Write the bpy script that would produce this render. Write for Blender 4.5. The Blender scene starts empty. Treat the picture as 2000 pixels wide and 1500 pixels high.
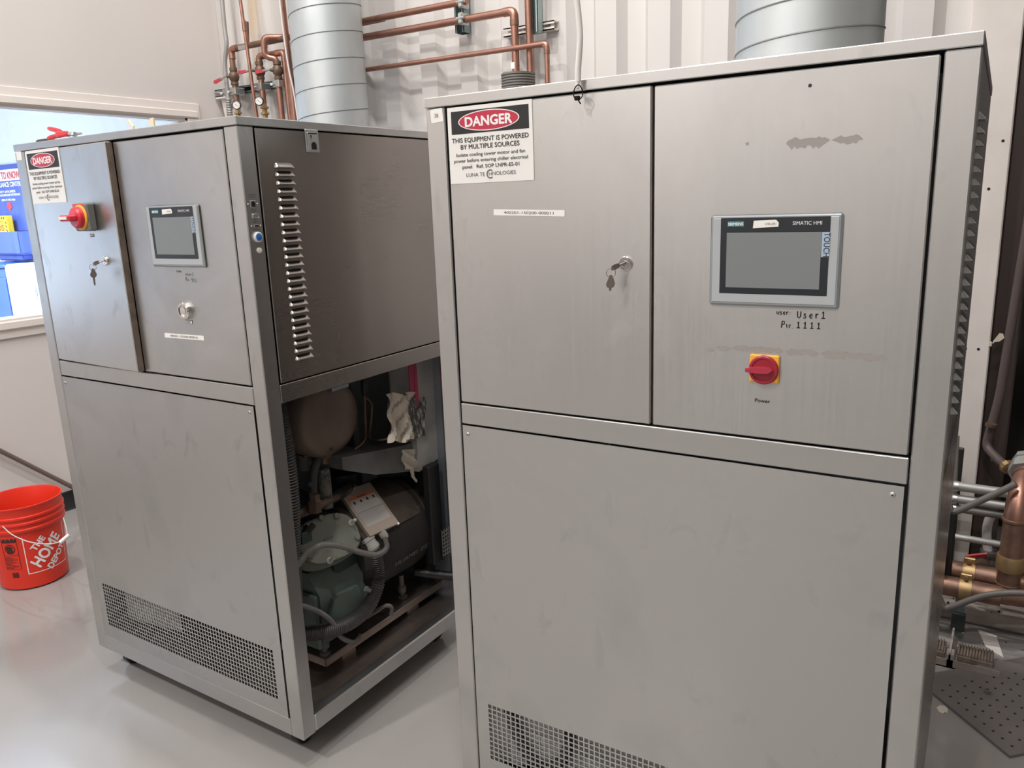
import bpy, bmesh, math, random
from mathutils import Vector, Matrix
random.seed(7)
C = bpy.context.scene.collection
SC = bpy.context.scene
PI = math.pi

# ---------------------------------------------------------------- camera, light, exposure
CAM_Z = 1.53
F_PX, YAW, PITCH, ROLL = 1536.5, -0.571788, -0.228835, -0.036118
def _basis():
    fw = Vector((math.sin(YAW)*math.cos(PITCH), math.cos(YAW)*math.cos(PITCH), math.sin(PITCH)))
    r0 = Vector((math.cos(YAW), -math.sin(YAW), 0)); u0 = r0.cross(fw)
    return math.cos(ROLL)*r0+math.sin(ROLL)*u0, -math.sin(ROLL)*r0+math.cos(ROLL)*u0, fw
RT, UP, FW = _basis()
CAM = Vector((0, 0, CAM_Z))
cd = bpy.data.cameras.new('camera'); cam = bpy.data.objects.new('camera', cd); C.objects.link(cam)
cd.sensor_width = 36; cd.lens = 36*F_PX/2000; cd.clip_start = 0.02
cam.matrix_world = Matrix(((RT.x, UP.x, -FW.x, 0), (RT.y, UP.y, -FW.y, 0), (RT.z, UP.z, -FW.z, CAM_Z), (0, 0, 0, 1)))
SC.camera = cam
def at(axis, val, px, py):
    """the point where the sight line through (px, py) meets a plane of the room"""
    d = FW + RT*((px-1000)/F_PX) - UP*((py-750)/F_PX)
    return CAM + d*((val-CAM[axis])/d[axis])
def ax(X, px, py): return at(0, X, px, py)
def ay(Y, px, py): return at(1, Y, px, py)
def az(Z, px, py): return at(2, Z, px, py)

w = bpy.data.worlds.new('world'); SC.world = w; w.use_nodes = True
w.node_tree.nodes['Background'].inputs[0].default_value = (.9, .95, 1, 1)
w.node_tree.nodes['Background'].inputs[1].default_value = 0.15
SC.view_settings.view_transform = 'Standard'; SC.view_settings.look = 'None'
SC.view_settings.gamma = 1; SC.view_settings.use_curve_mapping = False
SC.view_settings.exposure = 0.14
def area(name, loc, sx, sy, power, col, rot=(0, 0, 0)):
    l = bpy.data.lights.new(name, 'AREA'); l.shape = 'RECTANGLE'; l.size = sx; l.size_y = sy
    l.energy = power; l.color = col
    o = bpy.data.objects.new(name, l); C.objects.link(o); o.location = loc; o.rotation_euler = rot
    return o
WARM = (1, .972, .945)
for x, y, p in ((-1.5, 1.7, 84), (-.4, .6, 48), (-3.0, 1.0, 58), (.2, -2.3, 85), (-2.6, -2.5, 170)):
    area('ceiling_lamp', (x, y, 5.6), .24, .15, p, WARM)
for x, y in ((-6.2, 2.1), (-6.2, .2)):
    area('office_lamp', (x, y, 2.66), 1.5, .8, 195, (.70, .81, 1)).data.spread = math.radians(115)

# ---------------------------------------------------------------- materials
def mat(name, col, rough=.5, metal=0, spec=.5, noise=0, nscale=8, ncol=None, bump=0, bscale=60, stretch=(1, 1, 1), emit=None, coat=0,
        rvar=0, aniso=0, tangent=None, detail=4, nlo=.4, nhi=.7):
    m = bpy.data.materials.new(name); m.use_nodes = True
    nt = m.node_tree; N = nt.nodes; L = nt.links; b = N['Principled BSDF']
    c4 = (*col, 1)
    b.inputs['Base Color'].default_value = c4; b.inputs['Roughness'].default_value = rough
    b.inputs['Metallic'].default_value = metal; b.inputs['Specular IOR Level'].default_value = spec
    if coat: b.inputs['Coat Weight'].default_value = coat; b.inputs['Coat Roughness'].default_value = .08
    tc = N.new('ShaderNodeTexCoord')
    if noise or rvar:
        n = N.new('ShaderNodeTexNoise'); n.inputs['Scale'].default_value = nscale; n.inputs['Detail'].default_value = detail
        mp = N.new('ShaderNodeMapping'); mp.inputs['Scale'].default_value = stretch
        L.new(tc.outputs['Object'], mp.inputs['Vector']); L.new(mp.outputs[0], n.inputs['Vector'])
        r = N.new('ShaderNodeMapRange'); r.inputs[1].default_value = nlo; r.inputs[2].default_value = nhi
        L.new(n.outputs['Fac'], r.inputs[0])
        if noise:
            mx = N.new('ShaderNodeMix'); mx.data_type = 'RGBA'
            mx.inputs[6].default_value = c4; mx.inputs[7].default_value = (*(ncol or [v*.7 for v in col]), 1)
            mu = N.new('ShaderNodeMath'); mu.operation = 'MULTIPLY'; mu.inputs[1].default_value = noise
            L.new(r.outputs[0], mu.inputs[0]); L.new(mu.outputs[0], mx.inputs[0]); L.new(mx.outputs[2], b.inputs['Base Color'])
        if rvar:
            mr = N.new('ShaderNodeMapRange'); mr.inputs[3].default_value = rough-rvar; mr.inputs[4].default_value = rough+rvar
            L.new(r.outputs[0], mr.inputs[0]); L.new(mr.outputs[0], b.inputs['Roughness'])
    if bump:
        n2 = N.new('ShaderNodeTexNoise'); n2.inputs['Scale'].default_value = bscale; n2.inputs['Detail'].default_value = 3
        mp2 = N.new('ShaderNodeMapping'); mp2.inputs['Scale'].default_value = stretch
        L.new(tc.outputs['Object'], mp2.inputs['Vector']); L.new(mp2.outputs[0], n2.inputs['Vector'])
        bp = N.new('ShaderNodeBump'); bp.inputs['Strength'].default_value = bump; bp.inputs['Distance'].default_value = .004
        L.new(n2.outputs['Fac'], bp.inputs['Height']); L.new(bp.outputs[0], b.inputs['Normal'])
    if emit:
        b.inputs['Emission Color'].default_value = (*emit[0], 1); b.inputs['Emission Strength'].default_value = emit[1]
    if aniso:
        b.inputs['Anisotropic'].default_value = aniso
        cx = N.new('ShaderNodeCombineXYZ')
        for i in range(3): cx.inputs[i].default_value = tangent[i]
        L.new(cx.outputs[0], b.inputs['Tangent'])
    return m

def steel_mat(name, col, rough, tangent, grain, aniso=.7, smudge=.5, seed=0., scol=None, gb=.022):
    """brushed sheet steel: fine grain, faint smudges, dull wiped patches"""
    m = bpy.data.materials.new(name); m.use_nodes = True
    nt = m.node_tree; N = nt.nodes; L = nt.links; b = N['Principled BSDF']
    b.inputs['Metallic'].default_value = 1
    tc = N.new('ShaderNodeTexCoord')
    def noise(scale, stretch, det, lo, hi, dist=0):
        mp = N.new('ShaderNodeMapping'); mp.inputs['Scale'].default_value = stretch; mp.inputs['Location'].default_value = (seed, seed*.7, seed*1.3)
        n = N.new('ShaderNodeTexNoise'); n.inputs['Scale'].default_value = scale; n.inputs['Detail'].default_value = det; n.inputs['Distortion'].default_value = dist
        L.new(tc.outputs['Object'], mp.inputs['Vector']); L.new(mp.outputs[0], n.inputs['Vector'])
        r = N.new('ShaderNodeMapRange'); r.inputs[1].default_value = lo; r.inputs[2].default_value = hi
        L.new(n.outputs['Fac'], r.inputs[0]); return r.outputs[0]
    g = noise(1, grain, 2, .3, .7)
    s1 = noise(3.2, (1, 1, 1), 6, .50, .78, .4)
    s2 = noise(14, (1, 1, .6), 5, .60, .80, .6)
    def math_(op, a, bb):
        x = N.new('ShaderNodeMath'); x.operation = op
        for i, q in enumerate((a, bb)):
            if hasattr(q, 'links'): L.new(q, x.inputs[i])
            else: x.inputs[i].default_value = q
        return x.outputs[0]
    sm = math_('MULTIPLY', math_('MAXIMUM', s1, s2), smudge)
    mx = N.new('ShaderNodeMix'); mx.data_type = 'RGBA'
    mx.inputs[6].default_value = (*col, 1); mx.inputs[7].default_value = (*(scol or [v*.72 for v in col]), 1)
    L.new(sm, mx.inputs[0]); L.new(mx.outputs[2], b.inputs['Base Color'])
    rr = math_('ADD', math_('MULTIPLY', g, gb), rough-gb/2)
    rr = math_('ADD', rr, math_('MULTIPLY', sm, .14))
    L.new(rr, b.inputs['Roughness'])
    b.inputs['Anisotropic'].default_value = aniso
    cx = N.new('ShaderNodeCombineXYZ')
    for i in range(3): cx.inputs[i].default_value = tangent[i]
    L.new(cx.outputs[0], b.inputs['Tangent'])
    bp = N.new('ShaderNodeBump'); bp.inputs['Strength'].default_value = gb; bp.inputs['Distance'].default_value = .0006
    L.new(g, bp.inputs['Height']); L.new(bp.outputs[0], b.inputs['Normal'])
    return m

M = {}
STC = (.55, .548, .542)
M['front'] = steel_mat('brushed steel front', STC, .33, (0, 0, 1), (3, 3, 260), .5, .35)
M['frontb'] = steel_mat('brushed steel panel', (.525, .523, .518), .36, (0, 0, 1), (3, 3, 260), .6, .7, 3.1)
M['frontc'] = steel_mat('brushed steel doors', (.575, .572, .565), .33, (0, 0, 1), (260, 260, 3), .5, .8, 6.4)
M['side'] = steel_mat('brushed steel side with dark reflection', (.38, .35, .33), .26, (0, 0, 1), (5, 5, 1100), .6, .18, 1.7, gb=.006)  # steel colour lowered to paint in the dark reflections between the cabinets
M['post'] = steel_mat('steel posts', (.55, .546, .538), .34, (0, 0, 1), (260, 260, 3), .5, .8, 2.2)
M['stained'] = steel_mat('stained base steel', (.52, .46, .42), .42, (0, 1, 0), (60, 60, 60), .2, .9, 9.3, (.20, .145, .115))
M['inner'] = mat('inner sheet steel', (.34, .37, .42), .45, .7, noise=.5, nscale=5)
M['galv'] = mat('galvanised sheet', (.60, .64, .65), .52, .8, noise=.6, nscale=9, ncol=(.48, .52, .54), stretch=(1, 1, .35), rvar=.06)
M['galvd'] = mat('zinc plated steel', (.55, .56, .55), .38, .9, noise=.4, nscale=30)
M['strut'] = mat('grey green strut channel', (.20, .27, .27), .4, .6, noise=.3, nscale=12)
M['dstrut'] = mat('dark strut channel', (.018, .024, .024), .7, 0)
M['copper'] = mat('aged copper', (.45, .235, .18), .40, .9, noise=.8, nscale=14, ncol=(.27, .155, .12), rvar=.08)
M['copperd'] = mat('dull brown copper', (.30, .18, .13), .45, .75, noise=.8, nscale=18, ncol=(.17, .11, .085))
M['brass'] = mat('brass fittings', (.46, .32, .165), .46, .8, noise=.5, nscale=40, ncol=(.42, .27, .14))
M['brassd'] = mat('brown bronze valve body', (.17, .115, .08), .5, .5, noise=.6, nscale=40, ncol=(.09, .06, .045))
M['wall'] = mat('white wall paint', (.69, .645, .62), .75, 0, .3, noise=.25, nscale=1.5, ncol=(.65, .605, .58), bump=.06, bscale=90)
M['corr'] = mat('white corrugated wall paint', (.66, .635, .612), .5, 0, .4, noise=.3, nscale=3, ncol=(.62, .595, .57))
M['trim'] = mat('white trim paint', (.80, .735, .69), .55, 0, .4)
M['ceil'] = mat('ceiling white', (.75, .74, .72), .9)
M['col'] = mat('white painted column', (.80, .745, .705), .6, 0, .3, noise=.4, nscale=5, ncol=(.60, .55, .51))
M['fwall'] = mat('shop wall paint', (.72, .69, .665), .8)
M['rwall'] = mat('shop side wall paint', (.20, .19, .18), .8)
M['black'] = mat('black plastic', (.012, .012, .013), .45)
M['blackrub'] = mat('black rubber base', (.016, .016, .017), .6)
M['white'] = mat('white vinyl', (.80, .79, .76), .5)
M['whitep'] = mat('white paper', (.83, .81, .78), .8)
M['ink'] = mat('black ink', (.015, .015, .017), .6)
M['inkg'] = mat('grey ink', (.09, .09, .10), .6)
M['inkw'] = mat('white ink', (.85, .82, .82), .6)
M['red'] = mat('danger red', (.50, .025, .06), .5)
M['hmi'] = mat('grey panel bezel', (.32, .345, .36), .38, .4)
M['hmif'] = mat('grey panel face', (.40, .425, .44), .4)
M['hmib'] = mat('panel black frame', (.02, .024, .03), .28)
M['screen'] = mat('unlit screen', (.20, .215, .22), .28, 0, .5)
M['teal'] = mat('teal print', (.045, .22, .25), .5)
M['bluep'] = mat('pale blue print', (.36, .46, .58), .5)
M['yellow'] = mat('yellow plastic', (.85, .42, .04), .45)
M['dred'] = mat('dark red plastic', (.33, .018, .035), .38)
M['sred'] = mat('red switch plastic', (.62, .03, .05), .35)
M['chrome'] = mat('chrome', (.78, .76, .73), .16, 1)
M['key'] = mat('key metal', (.36, .33, .30), .33, 1)
M['dark'] = mat('dark gap', (.008, .007, .006), .8)
M['edge'] = mat('dusty door edge', (.24, .19, .155), .5, .5, noise=.8, nscale=25, ncol=(.12, .09, .07))
M['blueb'] = mat('blue button', (.02, .16, .55), .35)
M['hosew'] = mat('white rubber hose', (.74, .71, .69), .5)
M['orange'] = mat('orange bucket plastic', (.72, .032, .013), .36, 0, .5)
M['bluebd'] = mat('blue board', (.055, .10, .42), .4)
M['bluec'] = mat('blue cabinet', (.02, .075, .30), .4)
M['oyel'] = mat('yellow binder', (.85, .55, .02), .45)
M['ored'] = mat('red print', (.65, .04, .05), .5)
M['owall'] = mat('office wall paint', (.80, .82, .84), .8)
M['ocab'] = mat('white cabinet paint', (.80, .82, .85), .35)
M['comp'] = mat('grey green compressor paint', (.115, .15, .13), .5, 0, .4, noise=.5, nscale=16, ncol=(.075, .10, .088))
M['compd'] = mat('dark green compressor paint', (.03, .055, .045), .5)
M['comph'] = mat('pale green cylinder head', (.20, .215, .18), .55, noise=.4, nscale=20, ncol=(.14, .15, .125))
M['foam'] = mat('black foam jacket', (.022, .020, .019), .75, noise=.4, nscale=8, ncol=(.05, .042, .036), bump=.35, bscale=150)
M['foamt'] = mat('brown dusty foam', (.075, .058, .047), .75, noise=.6, nscale=12, ncol=(.035, .028, .024))
M['tank'] = mat('brown dusty tank head', (.20, .145, .115), .5, .25, noise=.6, nscale=9, ncol=(.12, .085, .07))
M['insul'] = mat('grey foil faced insulation', (.62, .60, .57), .42, .2, noise=.6, nscale=10, ncol=(.38, .365, .35), bump=.5, bscale=45)
M['insuld'] = mat('dark foam sheet', (.045, .05, .054), .5, .1, bump=.5, bscale=70)
M['foil'] = mat('crumpled silver foil tape', (.55, .50, .43), .5, .6, bump=.8, bscale=28)
M['pink'] = mat('pink tape', (.50, .07, .14), .5)
M['flex'] = mat('grey flexible conduit', (.17, .16, .15), .55)
M['flexb'] = mat('black corrugated hose', (.055, .052, .05), .45)
M['cond'] = mat('galvanised conduit', (.40, .395, .38), .5, .5)
M['condd'] = mat('grey painted tube', (.17, .155, .145), .5, .2)
M['filter'] = mat('dark blue filter', (.015, .02, .04), .35)
M['plast'] = mat('pale grey gland plastic', (.50, .49, .46), .45)
M['plate'] = mat('grey rubber mat', (.15, .135, .128), .6, noise=.5, nscale=7, ncol=(.20, .18, .17))
M['mdark'] = mat('mat pit', (.012, .011, .011), .8)
M['conc'] = mat('dirty painted concrete', (.40, .35, .32), .7, noise=.9, nscale=6, ncol=(.22, .175, .15), bump=.4, bscale=50)
M['dsheet'] = mat('dark plastic sheet', (.022, .019, .017), .5, noise=.6, nscale=4, ncol=(.010, .009, .008))
M['djamb'] = mat('dark brown jamb', (.055, .038, .034), .5)
M['hred'] = mat('red valve grip', (.50, .045, .06), .4)
M['tool'] = mat('red dipped handle', (.60, .02, .03), .35)
M['tape'] = mat('masking tape', (.72, .60, .42), .7)
M['broom'] = mat('brown stick', (.16, .11, .10), .45)
M['rustp'] = mat('rusty pad', (.20, .16, .13), .8, noise=.8, nscale=40, ncol=(.08, .06, .045))
M['marker'] = mat('marker ink', (.018, .013, .013), .85, 0, .1)
M['residue'] = mat('tape residue', (.33, .31, .295), .6, .25)

def floor_mat():
    m = mat('grey epoxy floor', (.30, .285, .275), .12, 0, .5, noise=.45, nscale=1.3, ncol=(.265, .252, .244), rvar=.03, bump=.02, bscale=14)
    return m
M['floor'] = floor_mat()
def glass_mat():
    m = bpy.data.materials.new('window glass'); m.use_nodes = True
    nt = m.node_tree; N = nt.nodes; N.remove(N['Principled BSDF'])
    t = N.new('ShaderNodeBsdfTransparent'); t.inputs[0].default_value = (.96, .98, .98, 1)
    g = N.new('ShaderNodeBsdfGlossy'); g.inputs['Roughness'].default_value = .01
    f = N.new('ShaderNodeFresnel'); f.inputs[0].default_value = 1.45
    x = N.new('ShaderNodeMixShader'); nt.links.new(f.outputs[0], x.inputs[0]); nt.links.new(t.outputs[0], x.inputs[1]); nt.links.new(g.outputs[0], x.inputs[2])
    nt.links.new(x.outputs[0], N['Material Output'].inputs[0])
    return m
M['glass'] = glass_mat()
M['seam'] = mat('dull duct seam', (.20, .21, .21), .6, .4)
M['galvp'] = mat('pale zinc sheet', (.72, .70, .68), .5, .2)

# ---------------------------------------------------------------- mesh helpers
V = Vector
class MB:
    def __init__(s): s.v = []; s.f = []; s.m = []
    def add(s, verts, faces, mi=0):
        o = len(s.v); s.v += [tuple(p) for p in verts]; s.f += [tuple(i+o for i in f) for f in faces]; s.m += [mi]*len(faces); return s
    def box(s, lo, hi, bev=0, mi=0, mtx=None, seg=1):
        bm = bmesh.new(); bmesh.ops.create_cube(bm, size=1)
        for v in bm.verts: v.co = V([lo[i]+(v.co[i]+.5)*(hi[i]-lo[i]) for i in range(3)])
        if bev: bmesh.ops.bevel(bm, geom=bm.edges[:], offset=bev, segments=seg, affect='EDGES', profile=.6)
        if mtx: bmesh.ops.transform(bm, matrix=mtx, verts=bm.verts)
        bm.verts.index_update()
        s.add([v.co for v in bm.verts], [[v.index for v in f.verts] for f in bm.faces], mi); bm.free(); return s
    def tube(s, pts, r, seg=12, mi=0, cap=True, closed=False):
        pts = [V(p) for p in pts]; n = len(pts); rad = r if isinstance(r, (list, tuple)) else [r]*n
        T = []
        for i in range(n):
            a = pts[i-1] if (i > 0 or closed) else pts[i]; b = pts[(i+1) % n] if (i < n-1 or closed) else pts[i]
            T.append((b-a).normalized())
        ref = V((0, 0, 1)) if abs(T[0].z) < .9 else V((1, 0, 0))
        u = T[0].cross(ref).normalized(); vs = []
        for i in range(n):
            u = (u-T[i]*u.dot(T[i])).normalized(); w_ = T[i].cross(u)
            for k in range(seg):
                a = 2*PI*k/seg; vs.append(pts[i]+(u*math.cos(a)+w_*math.sin(a))*rad[i])
        fs = []
        for i in range(n if closed else n-1):
            j = (i+1) % n
            for k in range(seg): fs.append((i*seg+k, i*seg+(k+1) % seg, j*seg+(k+1) % seg, j*seg+k))
        if cap and not closed: fs.append(tuple(range(seg-1, -1, -1))); fs.append(tuple((n-1)*seg+k for k in range(seg)))
        return s.add(vs, fs, mi)
    def cyl(s, a, b, r, seg=16, mi=0, r2=None): return s.tube([a, b], [r, r if r2 is None else r2], seg, mi)
    def lathe(s, prof, base=(0, 0, 0), axis=(0, 0, 1), seg=24, mi=0, capb=True, capt=True):
        ax_ = V(axis).normalized(); ref = V((0, 0, 1)) if abs(ax_.z) < .9 else V((1, 0, 0))
        u = ax_.cross(ref).normalized(); w_ = ax_.cross(u); base = V(base); vs = []; fs = []
        for r, h in prof:
            for k in range(seg):
                a = 2*PI*k/seg; vs.append(base+ax_*h+(u*math.cos(a)+w_*math.sin(a))*r)
        for i in range(len(prof)-1):
            for k in range(seg): fs.append((i*seg+k, i*seg+(k+1) % seg, (i+1)*seg+(k+1) % seg, (i+1)*seg+k))
        if capb: fs.append(tuple(range(seg-1, -1, -1)))
        if capt: fs.append(tuple((len(prof)-1)*seg+k for k in range(seg)))
        return s.add(vs, fs, mi)
    def prism(s, poly, o, U, W, N, d, mi=0):
        """polygon (u, w) on the plane o, U, W pushed d along N"""
        o, U, W, N = V(o), V(U), V(W), V(N); n = len(poly)
        a = [o+U*p[0]+W*p[1] for p in poly]; b = [q+N*d for q in a]
        fs = [tuple(range(n-1, -1, -1)), tuple(range(n, 2*n))]+[(i, (i+1) % n, n+(i+1) % n, n+i) for i in range(n)]
        return s.add(a+b, fs, mi)
    def quad(s, a, b, c, d, mi=0): return s.add([a, b, c, d], [(0, 1, 2, 3)], mi)
    def text(s, body, h, x, z, y=0, width=None, align='C', mi=0, bold=0, rot=0, fn=None, sx=1):
        """lettering in the x-z plane facing -y; h is the capital height; (x, z) the middle (or left) of the base line"""
        vs, fs = glyphs(body, bold)
        x0 = min(v[0] for v in vs); x1 = max(v[0] for v in vs); k = h/.729
        kx = k*sx if width is None else width/(x1-x0)
        off = {'C': (x0+x1)/2, 'L': x0, 'R': x1}[align]; cr, sr = math.cos(rot), math.sin(rot); out = []
        for v in vs:
            a, b = (v[0]-off)*kx, v[1]*k
            a, b = a*cr-b*sr, a*sr+b*cr
            if not fn: out.append((x+a, y-v[2]*2e-5, z+b)); continue
            p = V(fn(x+a, z+b))
            if v[2]: p = p+(V(fn(x+a+1e-3, z+b))-p).cross(V(fn(x+a, z+b+1e-3))-p).normalized()*v[2]*2e-5
            out.append(tuple(p))
        return s.add(out, fs, mi)
    def rect(s, x0, x1, z0, z1, y, mi=0): return s.quad((x0, y, z0), (x1, y, z0), (x1, y, z1), (x0, y, z1), mi)
    def disc(s, cx, cz, rx, rz, y, seg=40, mi=0): return s.add([(cx+rx*math.cos(2*PI*k/seg), y, cz+rz*math.sin(2*PI*k/seg)) for k in range(seg)], [tuple(range(seg))], mi)
    def stroke(s, pts, wd, y, mi=0, fn=None):
        vs = []; P = [V((p[0], p[1])) for p in pts]
        for i in range(len(P)):
            t = (P[min(i+1, len(P)-1)]-P[max(i-1, 0)])
            t = t.normalized() if t.length > 1e-9 else V((1, 0)); nn = V((-t.y, t.x))*wd/2
            vs += [(P[i].x+nn.x, y, P[i].y+nn.y), (P[i].x-nn.x, y, P[i].y-nn.y)]
        return s.add(vs, [(2*i, 2*i+1, 2*i+3, 2*i+2) for i in range(len(P)-1)], mi)
    def build(s, name, mats, parent=None, loc=None, rot=None, smooth=True, ang=35, kind=None):
        me = bpy.data.meshes.new(name); me.from_pydata(s.v, [], s.f)
        ms = mats if isinstance(mats, (list, tuple)) else [mats]
        for q in ms: me.materials.append(M[q] if isinstance(q, str) else q)
        me.polygons.foreach_set('material_index', s.m)
        if smooth:
            me.polygons.foreach_set('use_smooth', [True]*len(s.f)); me.set_sharp_from_angle(angle=math.radians(ang))
        me.update(); me.validate()
        o = bpy.data.objects.new(name, me); C.objects.link(o)
        if parent is not None:
            o.parent = parent
            if loc is None and parent.type == 'EMPTY' and not parent.get('_local'): o.location = -parent.location
        if loc is not None: o.location = loc
        if rot is not None: o.rotation_euler = rot
        if kind: o['kind'] = kind
        return o
_G = {}
def glyphs(body, bold=0):
    if (body, bold) not in _G:
        cu = bpy.data.curves.new('t', 'FONT'); cu.body = body; cu.size = 1; cu.resolution_u = 3
        o = bpy.data.objects.new('t', cu); C.objects.link(o); bpy.context.view_layer.update()
        me = bpy.data.meshes.new_from_object(o.evaluated_get(bpy.context.evaluated_depsgraph_get()))
        v0 = [tuple(v.co) for v in me.vertices]; f0 = [tuple(p.vertices) for p in me.polygons]
        # heavier type: the same letters overprinted a hair's breadth apart
        sh = [(0, 0)]+([(bold*math.cos(PI/4*k), bold*math.sin(PI/4*k)) for k in (range(8) if bold > .015 else range(1, 8, 2))] if bold else [])
        _G[(body, bold)] = ([(v[0]+a, v[1]+b, q) for q, (a, b) in enumerate(sh) for v in v0], [tuple(i+len(v0)*q for i in f) for q in range(len(sh)) for f in f0])
        bpy.data.objects.remove(o); bpy.data.curves.remove(cu); bpy.data.meshes.remove(me)
    return _G[(body, bold)]
def tag(o, label, cat, group=None):
    o['label'] = label; o['category'] = cat
    if group: o['group'] = group
    return o
def thing(name, label, cat, loc=(0, 0, 0), rotz=0, group=None, local=False):
    o = bpy.data.objects.new(name, None); C.objects.link(o); o.empty_display_size = .05
    o.location = V(loc); o.rotation_euler = (0, 0, rotz)
    if local: o['_local'] = 1
    return tag(o, label, cat, group)
def struct(o): o['kind'] = 'structure'; return o
def fillet(pts, r, n=6):
    pts = [V(p) for p in pts]; out = [pts[0]]
    for i in range(1, len(pts)-1):
        a, b, c = pts[i-1], pts[i], pts[i+1]; d1 = (a-b); d2 = (c-b)
        q = min(r, d1.length*.49, d2.length*.49); p1 = b+d1.normalized()*q; p2 = b+d2.normalized()*q
        for k in range(n+1):
            t = k/n; out.append(p1*(1-t)**2+b*2*t*(1-t)+p2*t*t)
    out.append(pts[-1]); return out
def spline(pts, n=10):
    P = [V(p) for p in pts]; P = [P[0]*2-P[1]]+P+[P[-1]*2-P[-2]]; out = []
    for i in range(1, len(P)-2):
        for k in range(n):
            t = k/n; a, b, c, d = P[i-1:i+3]
            out.append(.5*((2*b)+(c-a)*t+(2*a-5*b+4*c-d)*t*t+(3*b-a-3*c+d)*t**3))
    out.append(P[-2]); return out
def resample(pts, step):
    out = [V(pts[0])]; acc = 0.0
    for a, b in zip(pts[:-1], pts[1:]):
        a, b = V(a), V(b); L_ = (b-a).length
        if L_ < 1e-9: continue
        t = step-acc
        while t <= L_: out.append(a+(b-a)*(t/L_)); t += step
        acc = (acc+L_) % step
    return out
def ribbed(pts, r, pitch, depth, seg=14, mb=None, mi=0):
    P = resample(pts, pitch/4); R_ = [r-(depth if i % 4 in (0,) else 0 if i % 4 == 2 else depth*.35) for i in range(len(P))]
    return (mb or MB()).tube(P, R_, seg, mi)
# ---------------------------------------------------------------- the setting
LX, BY, HC = -4.17, 3.33, 5.8            # left wall plane, back wall crests, ceiling height
WY0, WY1, WZ0, WZ1 = -0.45, 3.076, 1.04, 2.065
struct(MB().box((-7.6, -4.2, -.1), (4.0, 5.0, 0)).build('floor', 'floor'))
struct(MB().box((-7.6, -4.2, HC), (4.0, 5.0, HC+.1)).build('ceiling', 'ceil'))
wl = MB()
for y0, y1, z0, z1 in ((-4.2, WY0, 0, HC), (WY1, 3.42, 0, HC), (WY0, WY1, 0, WZ0), (WY0, WY1, WZ1, HC)):
    wl.box((LX-.13, y0, z0), (LX, y1, z1))
struct(wl.build('wall_left', 'wall'))
# the corrugated back wall: crest, slope, trough, slope
P_, TD = .244, .04
prof = []; x = -4.35; x0 = -2.857-.244*7
for k in range(24):
    a = x0+k*P_
    if a > -.28: break
    prof += [(a, 0), (a+.092, 0), (a+.128, TD), (a+.210, TD), (a+.238, .0)]
prof = [p for p in prof if p[0] > -4.45 and p[0] < -.2]+[(-.2, 0)]
bw = MB()
vs = []; fs = []
for px_, d in prof: vs += [(px_, BY+d, 0), (px_, BY+d, HC)]
for i in range(len(prof)-1): fs.append((2*i, 2*i+2, 2*i+3, 2*i+1))
bw.add(vs, fs); bw.box((-4.4, BY+.06, 0), (-.2, BY+.12, HC))
WB = struct(bw.build('wall_back', 'corr', ang=20))
def stain(m, c, rx, rz, col, amt):
    """an old rust run: a soft-edged blot fixed to one spot of the sheet"""
    nt = m.node_tree; N = nt.nodes; L = nt.links; b = N['Principled BSDF']
    src = b.inputs['Base Color'].links[0].from_socket
    tc = N.new('ShaderNodeTexCoord'); mp = N.new('ShaderNodeMapping'); mp.vector_type = 'TEXTURE'
    mp.inputs['Location'].default_value = c; mp.inputs['Scale'].default_value = (rx, 1.5, rz)
    nz = N.new('ShaderNodeTexNoise'); nz.inputs['Scale'].default_value = 5
    ad = N.new('ShaderNodeVectorMath'); ad.operation = 'MULTIPLY_ADD'; ad.inputs[1].default_value = (.5, .5, .5)
    L.new(tc.outputs['Object'], mp.inputs[0]); L.new(tc.outputs['Object'], nz.inputs[0]); L.new(nz.outputs['Color'], ad.inputs[0]); L.new(mp.outputs[0], ad.inputs[2])
    ln = N.new('ShaderNodeVectorMath'); ln.operation = 'LENGTH'; L.new(ad.outputs[0], ln.inputs[0])
    r = N.new('ShaderNodeMapRange'); r.inputs[1].default_value = 1.25; r.inputs[2].default_value = .2; r.inputs[3].default_value = 0; r.inputs[4].default_value = amt
    L.new(ln.outputs['Value'], r.inputs[0])
    mx = N.new('ShaderNodeMix'); mx.data_type = 'RGBA'; mx.inputs[7].default_value = (*col, 1)
    L.new(r.outputs[0], mx.inputs[0]); L.new(src, mx.inputs[6]); L.new(mx.outputs[2], b.inputs['Base Color'])
stain(M['corr'], (-3.80, BY, 2.72), .08, .34, (.56, .42, .26), .8)
struct(MB().box((3.6, -4.2, 0), (3.7, 5.0, HC)).build('wall_right', 'rwall'))
struct(MB().box((LX-.13, -4.2, 1.15), (3.7, -4.1, HC)).build('wall_front', 'fwall'))
struct(MB().box((LX, -4.2, 0), (3.7, -4.09, 1.15)).build('trim_added_dark', mat('added dark band', (.12, .115, .11), .6)))  # unseen dark band, added to darken the lower reflections in the steel fronts
struct(MB().box((1.2, BY, 0), (3.7, BY+.12, HC)).box((-.2, BY, 3.4), (1.2, BY+.12, HC)).build('wall_beside', 'corr'))
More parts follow.
